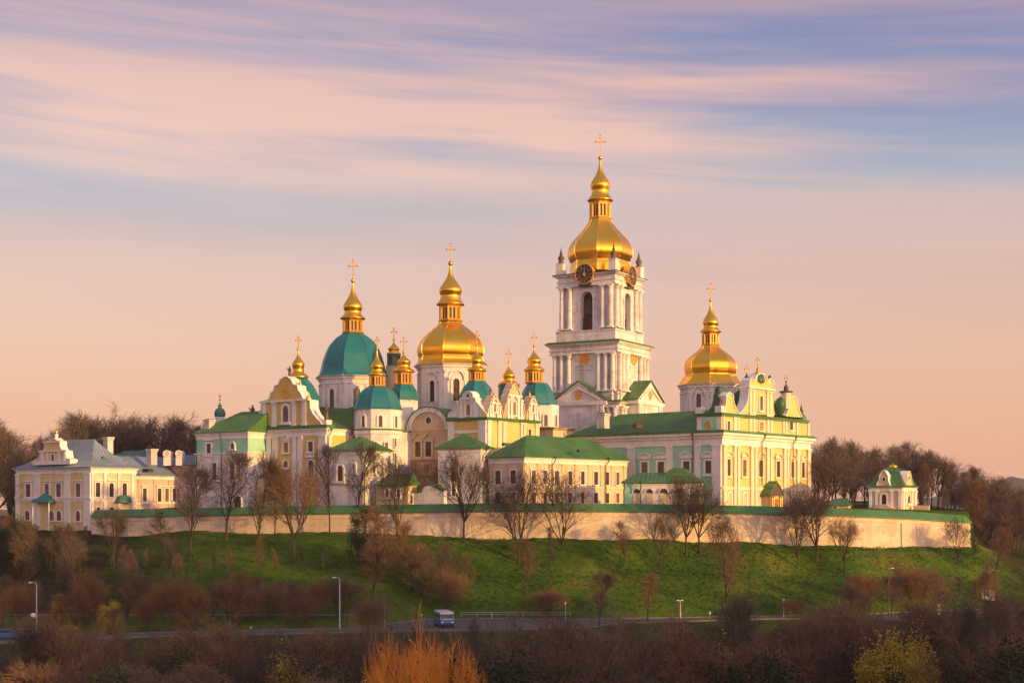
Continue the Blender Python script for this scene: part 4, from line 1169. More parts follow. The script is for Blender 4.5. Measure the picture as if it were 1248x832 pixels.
# ================================================================== bell tower
B = Bld('bell_tower', 'tall white tiered bell tower with clock faces and gilt dome', 'bell tower', 731.5, 340, -30, -2.0)
def tier(h, fd, y1, y0, name, m=None):
    B.fo, B.ro = Vector((0, -h)), Vector((h, 0))
    z0, z1 = (B.z(y1, fd) if y1 else 0), B.z(y0, fd)
    return body(B, name, -h, h, -h, h, z0, z1, m or WHITE), z0, z1
def ledge(h, fd, y, steps, m, name):
    return slab(B, name, -h, h, -h, h, [(o_, B.z(y + a, fd), B.z(y + b, fd)) for o_, a, b in steps], m)
def columns(h, z0, z1, spots, r=.55):
    for face in 'FR':
        fr = B.frF(0, Vector((0, -h))) if face == 'F' else B.frR(0, Vector((h, 0)))
        for u in spots:
            q = fr(u, 0, r * .75); mb = MB(); H = z1 - z0
            mb.box(q[0] - r * 1.35, q[0] + r * 1.35, q[1] - r * 1.35, q[1] + r * 1.35, z0 + .01, z0 + .35)
            mb.lathe([(r * 1.25, z0 + .35), (r, z0 + .7), (r * .98, z0 + H * .4), (r * .84, z1 - 1.1), (r * 1.1, z1 - .95), (r * .9, z1 - .85), (r * 1.35, z1 - .35)], 12, q[0], q[1])
            mb.box(q[0] - r * 1.3, q[0] + r * 1.3, q[1] - r * 1.3, q[1] + r * 1.3, z1 - .35, z1 - .01)
            mb.build('column', WHITE, B.o)
FD = 333.0
# ground tier
h1 = 9.6
b1, z0, z1 = tier(h1, 332, None, 491, 'ground_tier')
ledge(h1, 332, 491, [(.2, 5, 3.4), (.5, 2.2, 1), (.9, 1, 0)], WHITE, 'ground_cornice'); ledge(h1, 332, 491, [(1.1, 0, -1), (.8, -1, -2)], GREEN, 'ground_ledge')
columns(h1, z0, B.z(496, 332), [-8.8, -7.2, 8.8, 7.2], r=.6)
B.fo, B.ro = Vector((0, -h1)), Vector((h1, 0))
uw = B.u('F', 709)
win(B, 'F', 704, 714.5, 517, 532, arched=1, fw=.7, hood='ogee', sill=0, fm=WHITE)
mb = MB(); zt_ = B.zf('F', 709, 506); mb.strip(B.frF(), [(uw - 2.9, zt_ - 3.1), (uw - 1.6, zt_ - 1.4), (uw - .6, zt_ - .7), (uw, zt_), (uw + .6, zt_ - .7), (uw + 1.6, zt_ - 1.4), (uw + 2.9, zt_ - 3.1)], .4, 0, .6); mb.build('ogee_hood', GREEN, B.o)
# portico pediments on both faces
def pediment(face, c, half, yb, yt, dep_, yo, go):
    fr = B.fr(face); fd = 330 if face == 'F' else 334
    zb_, zt_ = B.z(yb, fd), B.z(yt, fd)
    mb = MB(); mb.rect(fr, c - half * .93, c + half * .93, 0, zb_ - .01, 0, dep_); mb.build('portico', WHITE, B.o)
    mb = MB(); mb.ext(fr, [(c - half, zb_), (c + half, zb_), (c, zt_)], -h1 * .35, dep_); po = mb.build('pediment', WHITE, B.o)
    mb = MB(); mb.strip(fr, [(c - half * 1.05, zb_), (c, zt_), (c + half * 1.05, zb_)], .22, -h1 * .35, dep_ + .4); mb.build('pediment_roof', GREEN, po)
    mb = MB(); mb.rect(fr, c - half * 1.03, c + half * 1.03, zb_ - .9, zb_ - .02, 0, dep_ + .35); mb.build('pediment_cornice', TRIM, po)
    zi = zb_ + (zt_ - zb_) * .64
    mb = MB(); mb.strip(fr, [(c - half * .8, zb_ + .1), (c, zi), (c + half * .8, zb_ + .1)], .35, dep_ - .05, dep_ + .35); mb.build('inner_pediment', TRIM, po)
    k = [(c + .95 * cos(2 * pi * i / 16), zb_ + (zt_ - zb_) * .30 + 1.1 * sin(2 * pi * i / 16)) for i in range(16)]
    mb = MB(); mb.ext(fr, k, dep_ - .05, dep_ + .12); mb.build('icon', ICON, po)
    for e in (-.85, -.7, .7, .85):
        mb = MB(); mb.rect(fr, c + half * e - .45, c + half * e + .45, 0, zb_ - .9, dep_ - .02, dep_ + .28); mb.build('pilaster', WHITE, B.o)
pediment('F', B.u('F', 708) , 7.2, 489, 464, 1.2, 0, 0)
pediment('R', 1.2, 7.4, 489, 464, 3.2, 0, 0)
# second tier
h2 = 8.5
tier(h2, FD, 491, 418, 'second_tier')
zc0, zc1 = B.z(475, FD), B.z(431, FD)
slab(B, 'second_plinth', -h2, h2, -h2, h2, [(.35, B.z(489, FD), B.z(479, FD)), (.5, B.z(479, FD), B.z(477.5, FD))], WHITE)
columns(h2, B.z(478, FD), zc1, [-7.7, -5.9, -4.0, 4.0, 5.9, 7.7], r=.6)
ledge(h2, FD, 431, [(.75, .1, -1.2), (.5, -1.2, -4), (.75, -4, -5.5)], WHITE, 'second_entablature')
ledge(h2, FD, 425.5, [(.55, .2, -4), (1.0, -4, -5.5), (1.35, -5.5, -7)], WHITE, 'second_cornice'); ledge(h2, FD, 418.5, [(1.55, 0, -1.2), (1.1, -1.2, -2.6)], GREEN, 'second_ledge')
B.fo, B.ro = Vector((0, -h2)), Vector((h2, 0))
for face, px in (('F', 712.5), ('R', 772)):
    icon(B, face, px, 437.5, 5.6 if face == 'F' else 3, 6.3, name='round_icon')
    fr = B.fr(face); u = B.u(face, px); zz = B.z(446, FD)
    mb = MB(); mb.rect(fr, u - 2.0, u + 2.0, zz - .9, zz, 0, .14); mb.rect(fr, u - 2.2, u + 2.2, zz, zz + .2, 0, .3); mb.build('panel', WHITE, B.o)
# third tier
h3 = 7.15
B.fo, B.ro = Vector((0, -h3)), Vector((h3, 0))
slab(B, 'parapet', -h3, h3, -h3, h3, [(.75, B.z(416, FD), B.z(404, FD)), (.9, B.z(404, FD), B.z(402, FD))], WHITE)
# open belfry: four corner piers with arches between them
za, zt3, zsp = B.z(401.5, FD), B.z(333, FD), B.z(363, FD)
aw = 1.62
for face in 'FR':
    for back in (0, 1):
        if face == 'F': fr = B.frF(0, Vector((0, -h3))) if not back else (lambda u, v, w: (u, h3 + w, v))
        else: fr = B.frR(0, Vector((h3, 0))) if not back else (lambda u, v, w: (-h3 - w, u, v))
        e = h3 if face == 'F' else h3 - 1.5
        mb = MB()
        out = [(aw, za)] + [(aw * cos(pi * i / 10), zsp + aw * sin(pi * i / 10)) for i in range(11)] + [(-aw, za)]
        # wall with an arched opening, cut in two halves
        half = [(aw, za), (e, za), (e, zt3), (0, zt3)] + [(aw * cos(pi * i / 10), zsp + aw * sin(pi * i / 10)) for i in range(5, -1, -1)]
        mb.ext(fr, half, -1.5, 0); mb.ext(fr, [(-a, b) for a, b in reversed(half)], -1.5, 0)
        w_ = mb.build('belfry_wall', WHITE, B.o)
        if not back:
            mb = MB(); o1 = [(1.32 * a if abs(a) <= aw + .01 else a, b) for a, b in out]
            o1 = [(aw + .5, za)] + [((aw + .5) * cos(pi * i / 10), zsp + (aw + .5) * sin(pi * i / 10)) for i in range(11)] + [(-aw - .5, za)]
            mb.ring(fr, o1, out, 0, .25, closed=False)
            mb.rect(fr, aw, aw + .95, zsp - .2, zsp + .15, .0, .32); mb.rect(fr, -aw - .95, -aw, zsp - .2, zsp + .15, .0, .32)
            mb.build('archivolt', WHITE, w_)
            mb = MB(); zr_ = za + 3.0
            mb.rect(fr, -aw, aw, zr_ - .12, zr_ + .12, -1.0, -.8)
            for i in range(9): mb.rect(fr, -aw + .18 + i * .4 - .05, -aw + .18 + i * .4 + .05, za, zr_, -.95, -.85)
            mb.build('railing', DARKM, w_)
body(B, 'belfry_floor', -h3 + .1, h3 - .1, -h3 + .1, h3 - .1, za - .6, za, BROWNW)
mb = MB(); mb.box(-3.3, 3.3, -3.3, 3.3, za, zt3 - 2); mb.build('inner_shaft', BROWNW, B.o)
mb = MB(); zb_ = B.z(371, FD); mb.lathe(spl([(1.25, zb_ - 2.2), (1.1, zb_ - 1.8), (.75, zb_ - 1.0), (.6, zb_ - .3), (.3, zb_), (.1, zb_ + .1), (.08, zb_ + 3)], 3), 14, 0, -5); mb.build('bell', BRONZE, B.o, smooth=True)
columns(h3, B.z(401, FD), B.z(348, FD), [-6.5, -4.4, 4.4, 6.5], r=.62)
ledge(h3, FD, 348, [(.8, .1, -1.6), (.5, -1.6, -5.5), (.7, -5.5, -7)], WHITE, 'third_entablature')
ledge(h3, FD, 341, [(.45, .1, -5), (.9, -5, -6.3), (1.4, -6.3, -7.6)], WHITE, 'third_cornice'); ledge(h3, FD, 333.4, [(1.55, 0, -.9), (.9, -.9, -1.6)], DARKM, 'third_ledge')
# clock faces breaking the cornice
B.fo, B.ro = Vector((0, -h3 - 1.25)), Vector((h3 + 1.25, 0))
for face, px in (('F', 714), ('R', 766)):
    fr = B.fr(face); u = 0; v = B.z(332.5, 331)
    R_ = 2.3; cir = lambda r, k=28: [(u + r * cos(2 * pi * i / k), v + r * sin(2 * pi * i / k)) for i in range(k)]
    mb = MB(); mb.ext(fr, cir(R_), -1.8, .15); mb.rect(fr, -1.5, 1.5, v - 2.9, v, -1.7, .02); ck = mb.build('clock', [CLOCKF], B.o)
    r = MB(); r.ring(fr, cir(R_ + .2), cir(R_ - .03), -1.2, .32); r.build('clock_rim', ICON, ck)
    r = MB()
    for i in range(12):                                        # roman hour marks
        a = pi / 2 - 2 * pi * i / 12; n_ = (1, 1, 2, 3, 2, 1, 2, 3, 3, 2, 1, 2)[i]
        for j in range(n_):
            da = (j - (n_ - 1) / 2) * .095
            ca, sa = cos(a + da), sin(a + da)
            p, q = (u + 1.5 * ca, v + 1.5 * sa), (u + 2.08 * ca, v + 2.08 * sa); tx, ty = -sa * .032, ca * .032
            r.ext(fr, [(p[0] - tx, p[1] - ty), (q[0] - tx, q[1] - ty), (q[0] + tx, q[1] + ty), (p[0] + tx, p[1] + ty)], .12, .22)
    r.ring(fr, cir(1.3), cir(1.24), .12, .2)
    r.ext(fr, cir(.45, 14), .12, .25)
    r.build('clock_numerals', GOLDM, ck)
    r = MB()
    for a, l_, w_ in ((radians(84), 1.75, .09), (radians(-65), 1.2, .12)):
        ca, sa = cos(a), sin(a); r.ext(fr, [(u - sa * -w_ - ca * .3, v - ca * w_ - sa * .3), (u + ca * l_, v + sa * l_), (u - sa * w_ - ca * .3, v + ca * w_ - sa * .3)], .22, .3)
    r.build('clock_hands', GOLD, ck)
for sx, sy in ((-1, -1), (1, -1), (1, 1), (-1, 1)):
    x, y = sx * (h3 - .1), sy * (h3 - .1)
    finial(B, x, y, B.z(331.6, FD), 4.1, .85, m=BRONZE, name='pinnacle', ped=(.95, 2.7))
for x, y in ((h1 + .2, -h1 + .6), (h1 - 1.6, -h1 - .2)): statue(B, x, y, B.z(489, 331), 2.3, WHITE)
# gilt dome
mb_d = 340
body(B, 'dome_base', -h3 + .5, h3 - .5, -h3 + .5, h3 - .5, B.z(334, FD), B.z(331, FD), GOLDM)
o = dome(B, 731.5, 340, [(36, 334), (35.6, 326), (34.6, 321), (36.2, 317.5), (38.4, 312), (38.2, 305.5), (34.8, 297.5), (28, 289), (20.5, 280.5), (15.2, 273.5), (13.2, 268.5)], GOLD)
full_cupola(B, 731.5, 340, (165, 192.5, 12, 227, 16, 244.5, 12.4, 247, 268), o)

# ================================================================== corner church with yellow front (right)
B = Bld('green_and_yellow_church', 'church with lit lemon yellow front, mint green side and gilt dome near the right end', 'church', 880, 280, -40, -2.2)
W_, L_ = -B.u('F', 690), B.u('R', 987); zE = B.z(526.5)
body(B, 'walls', -W_, 0, 0, L_, 0, zE, MINT, LEMON)
cornice(B, -W_, 0, 0, L_, zE, 2.5, .95)
slab(B, 'eave_ledge', -W_ + 1, 0, 0, L_, [(1.15, zE, zE + .22), (.8, zE + .22, zE + .5)], GREEN)
zp = zE - 2.5
for p0, p1 in ((765.5, 774), (813, 820.5), (846.5, 854), (869, 879.6), (735, 741)): pil(B, 'F', p0, p1, 0, zp, w=.4)
for p0, p1 in ((880.4, 884.2), (893, 896), (897.3, 900.3), (913.5, 917.3), (918.6, 921.5), (933, 936.3), (937.5, 940.5), (954, 957), (957.8, 960), (970, 973.4), (983, 986.6)): pil(B, 'R', p0, p1, 0, zp, w=.4, m=IVORY)
for p0, p1 in ((782, 790), (802, 810), (833, 841), (860, 867.5), (748, 755)): win(B, 'F', p0, p1, 561.5, 577, ref=850, fw=.4, hood='arch')
for p0, p1 in ((885.5, 889.3), (904.3, 908.7), (924, 929), (945.5, 949.8), (963.2, 966.8), (976.3, 979.7)): win(B, 'R', p0, p1, 560, 580, ref=905, fw=.32, hood='arch', fm=IVORY)
zs = B.z(595)
slab(B, 'string_course', -W_, 0, 0, L_, [(.2, zs - .2, zs + .15), (.36, zs + .15, zs + .3)], TRIM)
for p0, p1 in ((886.3, 890.6), (904.8, 909.3), (963.5, 966.8), (976.6, 979.6)): win(B, 'R', p0, p1, 600.5, 617, ref=905, fw=.3, arched=1)
panel(B, 'R', 880.5, 986.5, 0, zs - .2, CREAM, name='lower_storey', w=.09)
# attic with icons
ya = 503.5; zA = B.z(ya)
WA = -B.u('F', 848)
body(B, 'attic', -WA, -.4, .4, L_ - .5, zE, zA, TRIM, LEMON)
slab(B, 'attic_ledge', -WA, -.4, .4, L_ - .5, [(.3, zA - .5, zA - .02), (.5, zA - .02, zA + .2)], GREEN)
off = -.4
fo, ro = B.fo, B.ro
B.fo, B.ro = Vector((0, .4)), Vector((-.4, 0))
icon(B, 'F', 863, 518.5, 4.2, 5.6, rim=MINT, name='icon'); 
panel(B, 'F', 854.5, 873, B.z(526), B.z(508.5), MINT, w=.05, name='attic_panel')
for p0, p1 in ((880.6, 882.6), (893.5, 897.5), (898.3, 900.5), (912.5, 916), (917, 919.5), (934, 937), (938, 941), (953.3, 955.3), (956.3, 958.5), (970, 972), (983.5, 986)): pil(B, 'R', p0, p1, zE + .45, zA - .5, w=.25, cap=0, base=0, m=IVORY)
for p0, p1 in ((885.8, 888.8), (961.5, 965.5)): win(B, 'R', p0, p1, 513, 524, fw=.2)
win(B, 'R', 924.5, 929.5, 513.5, 524.5, arched=1, glass=ICON, fw=.2)
pipe(B, 'F', 847.5, 529, 576, off=.6); pipe(B, 'R', 924, 530, 592, off=.6); pipe(B, 'R', 962, 532, 592, off=.6)
# central stepped gable
gc = [(900, 504.5), (902.5, 503), (906, 499), (909.3, 493), (911, 487.5), (912, 481), (912.3, 472), (913, 471), (913.5, 464), (915.5, 461), (917.5, 463.5), (919.5, 464.5), (920.5, 460.5), (923, 457), (927, 455.2), (931, 457), (933.5, 460.8), (934.5, 465), (936.5, 464), (939, 461.5), (941.5, 465), (942.2, 473), (942.8, 484), (944.5, 492), (947.5, 498), (951, 503), (955, 506)]
o, fr, Q = gable(B, 'R', gc, 1.8, LEMON, cop=.2, name='central_gable')
for p0, p1 in ((912.6, 915.6), (916.6, 919), (933.4, 936.2), (937.2, 940.5)): pil(B, 'R', p0, p1, zA + .2, B.zf('R', 927, 475.5), w=.28, m=IVORY)
band(B, 'R', B.u('R', 911.3), B.u('R', 942.8), B.zf('R', 927, 474.6), B.zf('R', 927, 472.6), .5, name='gable_cornice')
win(B, 'R', 925.2, 928.8, 482, 500, arched=1, fw=.3)
icon(B, 'R', 927, 464.5, 2, 2.8, m=GLASS, rim=GOLDM, name='round_window')
# side gables
for gl in ([(881, 504), (883, 499), (884.5, 492), (885, 485), (884, 482.5), (886, 480.5), (889, 478.5), (891.5, 480.5), (893, 483.5), (892.8, 487), (894.5, 494), (897, 500), (899.5, 505)],
           [(957, 507), (959, 503), (961, 496), (961.5, 489), (960.8, 486), (963, 484), (966, 483), (969, 484.5), (970.6, 487.5), (970.5, 491), (972.5, 498), (975, 505), (976.5, 508.5)]):
    gable(B, 'R', gl, 1.5, LEMON, cop=.2, name='side_gable')
# green swept roofs and small domes behind the gables
hipz = B.z(500.5, 290)
ringroof(B, 'roof', -W_ + .2, -WA + .2, 0, 17, [(0, 0, 0, 0, zE + .02), (9, 0, 8.9, 8.9, B.z(499, 290))], GREEN, ov=.7)
ringroof(B, 'attic_roof', -WA, -.4, .4, L_ - .5, [(0, 0, 0, 0, zA + .1), (3, 3, 3, 3, zA + 1.5)], GREEN, ov=-.3)
def small_dome(px, d, prof, nm='small_dome'): return dome(B, px, d, prof, GREEND, n=16, name=nm, ribs=False, smooth=True, k=3)
small_dome(876, 285, [(16, 505), (14, 501), (9.5, 495), (7.2, 488), (6.6, 482), (4.8, 478), (5.2, 475), (3.8, 471.5), (1, 470)])
small_dome(903.5, 294, [(10, 504), (10.6, 495), (10, 486), (8, 479), (3.5, 475), (1, 474)])
small_dome(951, 297, [(3, 507), (4.6, 501), (6.4, 494.5), (5.8, 489), (3.6, 485.5), (1.2, 484), (.3, 482)])
o = small_dome(910, 292, [(5, 467), (5, 464), (3.4, 460.5), (1.2, 457), (.4, 453)]); cross(B, 910, 292, 446.5, 456, o)
o = small_dome(923, 293, [(9, 466), (9, 462), (7.2, 457.5), (4.2, 455)]); cupola(B, 923.5, 293, 2.2, 450.5, 444, 4.4, 454.5, 3.6, 456, o); cross(B, 923.5, 293, 436, 445, o)
small_dome(938, 297, [(3.2, 464), (3.4, 461.5), (2, 459), (.6, 457)])
o = dome(B, 958, 299, [(5.2, 498), (5.4, 481), (6.4, 478)], IVORY, n=8, name='turret', ribs=False, k=2)
cupola(B, 958, 299, 3.1, 472.5, 465, 8.4, 477.5, 6.5, 478.5, o, m=BRONZE); cross(B, 958, 299, 458.5, 466, o)
for face, p, yb_, hh, m_ in (('R', 882.2, 503, 1.2, None), ('F', 875, 504, 1.6, None), ('F', 851, 505, 1.5, None)):
    fr = B.fr(face); q = fr(B.u(face, p), 0, -.7); mb = MB(); mb.box(q[0] - .75, q[0] + .75, q[1] - .7, q[1] + .7, zA, zA + hh); mb.build('pedestal', TRIM, B.o)
    if face != 'F' or p > 860: statue(B, q[0], q[1], zA + hh, 2.1, BRONZE)
q = B.frR()(B.u('R', 980), 0, -.7); finial(B, q[0], q[1], zA + 1.4, 2.4, .6); mb = MB(); mb.lathe([(1.1, zA), (1.2, zA + .8), (.7, zA + 1.4)], 8, q[0], q[1]); mb.build('pedestal', GREEN, B.o)
B.fo, B.ro = fo, ro
# ornate porch on the front
cx = B.u('R', 934.5); fr = B.frR(); d_ = B.dep('R', 934)
mb = MB(); zt = B.z(604, d_); mb.rect(fr, cx - 2.3, cx + 2.3, 0, zt, 0, 2.2); po = mb.build('porch', BEIGE, B.o)
mb = MB(); A = [(cx - 2.8, zt), (cx - 2.6, zt + .5), (cx - 1.9, zt + 1.0), (cx - 1.3, zt + 1.9), (cx - .5, zt + 2.3), (cx, zt + 2.9), (cx + .5, zt + 2.3), (cx + 1.3, zt + 1.9), (cx + 1.9, zt + 1.0), (cx + 2.6, zt + .5), (cx + 2.8, zt)]
mb.ext(fr, A, 0, 2.35); mb.build('porch_gable', BRONZE, po); mb = MB(); mb.strip(fr, A, .25, 0, 2.5); mb.build('porch_roof', GREEN, po)
mb = MB(); mb.ext(fr, arch(cx - .9, cx + .9, 0, zt - .6), 2.15, 2.28); mb.build('door', SHUT_LIT, po)
for e in (-2, -1.3, 1.3, 2):
    mb = MB(); q = fr(cx + e, 0, 2.45); mb.lathe([(.2, 0), (.17, .4), (.15, zt - .4), (.24, zt)], 8, q[0], q[1]); mb.build('porch_column', GOLDM, po)
x, y = B.loc(735, 292); chimney(B, x, y, B.z(522, 292), B.z(504.5, 292), 1.0, .9)
x, y = B.loc(775, 290); mb = MB(); mb.box(x - .55, x + .55, y - .6, y + 2, B.z(521.5, 290), B.z(516.5, 290)); mb.build('dormer', BRONZE, B.o)
# drum and gilt dome
cxl, cyl = B.loc(866, 304)
body(B, 'dome_block', cxl - 6.2, cxl + 6.2, cyl - 6.2, cyl + 6.2, zE - 2, B.z(503, 300), WHITE)
drum(B, 866, 304, 35.5, 469.5, 505, [(0, -3.2, 3.2, 479, 496), (1, -3.4, 3.4, 479, 497), (2, -3.4, 3.4, 479, 497)], wh='eye', fw=.45)
o = dome(B, 866, 304, [(38.5, 469.8), (36, 467.5), (31.5, 460.5), (29.2, 457.5), (30.2, 453), (30.8, 448), (29.5, 442), (25, 436), (18.5, 430.5), (13, 426), (10.6, 421.5)], GOLD)
full_cupola(B, 866, 304, (346, 366, 9.8, 394, 13.3, 404, 9.8, 406.5, 421), o)

# ================================================================== low gallery with half-round windows
B = Bld('low_gallery', 'low pale gallery with half round windows and green roof before the mint church side', 'outbuilding', 779, 266, -14, -2.4)
W_, L_ = -B.u('F', 760), 7; zE = B.z(587.5)
x1 = B.u('F', 852)
body(B, 'walls', -W_, x1, 0, L_, 0, zE, WHITE)
panel(B, 'F', 760, 778, 0, zE - .4, MINT, w=.05)
slab(B, 'cornice', -W_, x1, 0, L_, [(.1, zE - .5, zE - .3), (.25, zE - .2, zE - .02)], TRIM)
hip(B, -W_, x1, 0, L_, zE, B.z(576, 270), GREEN, axis='x', i0=2.6, i1=2.6, ov=.5)
for p0, p1 in ((771.5, 780.5), (787, 796), (804, 814), (822, 832)):
    u0, u1 = B.u('F', p0), B.u('F', p1); d_ = B.dep('F', p0)
    win_at(B, B.frF(.05), u0, u1, B.z(600.5, d_), B.z(600.5, d_) + (u1 - u0) * .56, arched=1, fw=.16, sill=0)
    mb = MB(); mb.rect(B.frF(), u0, u1, 0, B.z(601.5, d_), -.05, .09); mb.build('niche', CREAM, B.o)
pipe(B, 'F', 760.6, 588, 615); pipe(B, 'F', 780.8, 588, 615)
x, y = B.loc(827, 268)
fr = lambda u, v, w: (x + u, y - w, v)
A = [(2.6 * cos(pi * i / 10), B.z(583, 267) + 2.1 * sin(pi * i / 10)) for i in range(11)]
mb = MB(); mb.ext(fr, A, -3, 1.6); mb.build('eyebrow_roof', GREEN, B.o)

# ================================================================== small chapel on the right, shed
B = Bld('green_domed_chapel', 'small cream chapel with green bell shaped roof and little gables at the right end', 'chapel', 1099.5, 284, -27, -2.6)
W_, L_ = -B.u('F', 1059), B.u('R', 1117); zE = B.z(592.5)
body(B, 'walls', -W_, 0, 0, L_, 0, zE, CREAM, LEMON)
cornice(B, -W_, 0, 0, L_, zE, .8, .35)
e = (W_ + .9) / 2; f_ = (L_ + .9) / 2; zt = B.z(568.5, 289)
rings = [(e * a, e * a, f_ * a, f_ * a, zE + (zt - zE) * b) for a, b in ((0, 0), (.12, .12), (.22, .32), (.34, .56), (.5, .78), (.72, .94), (.93, 1))]
ringroof(B, 'roof', -W_, 0, 0, L_, rings, GREEN, ov=.45)
x, y = -W_ / 2, L_ / 2; mb = MB(); mb.lathe([(.9, zt - .1), (.8, zt + .3), (.3, zt + .55), (.03, zt + .8)], 12, x, y); mb.build('gilt_cap', GOLD, B.o, smooth=True)
win(B, 'F', 1074.5, 1080.5, 602, 614, arched=1, fw=.4); win(B, 'R', 1105, 1108.5, 603, 613, arched=1, fw=.3)
for p0, p1 in ((1059.3, 1062.5), (1067, 1070), (1085.5, 1088.5), (1095, 1099)): pil(B, 'F', p0, p1, 0, zE - .8, w=.2)
for p0, p1 in ((1100, 1101.8), (1103, 1104), (1110.3, 1111.5), (1114.3, 1116.5)): pil(B, 'R', p0, p1, 0, zE - .8, w=.2)
panel(B, 'F', 1063.5, 1066.5, B.z(615), B.z(600), MINT); panel(B, 'F', 1090, 1093.5, B.z(616), B.z(599), PINK)
gf = [(1069, 591.5), (1070.5, 587), (1072.2, 585), (1072.6, 579), (1074, 577.5), (1075.5, 574.5), (1077.3, 573.2), (1079.2, 574.6), (1080.8, 577.6), (1082, 579), (1082.4, 585), (1085, 592)]
gable(B, 'F', gf, 2.5, CREAM, cop=.1, off=.2); icon(B, 'F', 1077.5, 584, 1.9, 2.7, m=GLASS, rim=TRIM, off=.2, name='round_window')
gf = [(1102.6, 592), (1103.4, 586), (1103.8, 578), (1105.3, 574.5), (1106.8, 574), (1108.4, 578.5), (1109.2, 585), (1111.5, 592)]
gable(B, 'R', gf, 2.5, LEMON, cop=.1, off=.2); icon(B, 'R', 1106.3, 582, .9, 2, m=GLASS, rim=TRIM, off=.2, name='round_window')
mb = MB(); fr = B.frF(); u0, u1 = B.u('F', 1064), B.u('F', 1092)
mb.ext(fr, [(u0, 0), (u1, 0), (u1, B.z(620)), ((u0 + u1) / 2 + .6, B.z(614.5)), ((u0 + u1) / 2 - .6, B.z(614.5)), (u0, B.z(620))], 0, 1.6); mb.build('steps', PINK, B.o)
mb = MB(); x, y = B.loc(1123, 290); mb.box(x - 1.6, x + 1.6, y - .4, y + .4, 0, B.z(615.5, 290)); mb.build('side_wall', CREAM, B.o)
B = Bld('green_roofed_shed', 'little cream shed with hipped green roof behind the wall left of the small chapel', 'shed', 1034, 285, -20, -2.6)
W_, L_ = -B.u('F', 1010), B.u('R', 1041); zE = B.z(615)
body(B, 'walls', -W_, 0, 0, L_, 0, zE, CREAM); hip(B, -W_, 0, 0, L_, zE, B.z(607, 288), GREEN, axis='x', i0=1, i1=1.5, ov=.4)
win(B, 'F', 1016, 1020, 616.5, 620, fw=.12)
# ================================================================== trees: tapered trunk and limbs, crown of fine twigs
def _perp(d):
    x = d.cross(Vector((0, 0, 1)) if abs(d.z) < .9 else Vector((1, 0, 0))).normalized()
    return x, d.cross(x)
_CS = {n: [(cos(2 * pi * k / n), sin(2 * pi * k / n)) for k in range(n)] for n in (3, 5)}
def poly_mesh(name, lines, sides):
    vs, fs = [], []
    cs = _CS[sides]
    for P, rad in lines:
        n = len(P); o = len(vs)
        x, y = _perp((P[-1] - P[0]).normalized())
        last = sides == 3
        for i in range(n):
            if last and i == n - 1: vs.append(P[i]); continue
            r = rad[i]; p = P[i]
            for c, s_ in cs: vs.append(p + x * (c * r) + y * (s_ * r))
        for i in range(n - 1):
            q = o + i * sides
            for k in range(sides):
                j = (k + 1) % sides
                if last and i == n - 2: fs.append((q + k, q + j, q + sides))
                else: fs.append((q + k, q + j, q + sides + j, q + sides + k))
    me = bpy.data.meshes.new(name); me.from_pydata(vs, [], fs)
    if sides > 3: me.polygons.foreach_set('use_smooth', [True] * len(fs))
    me.update(); return me
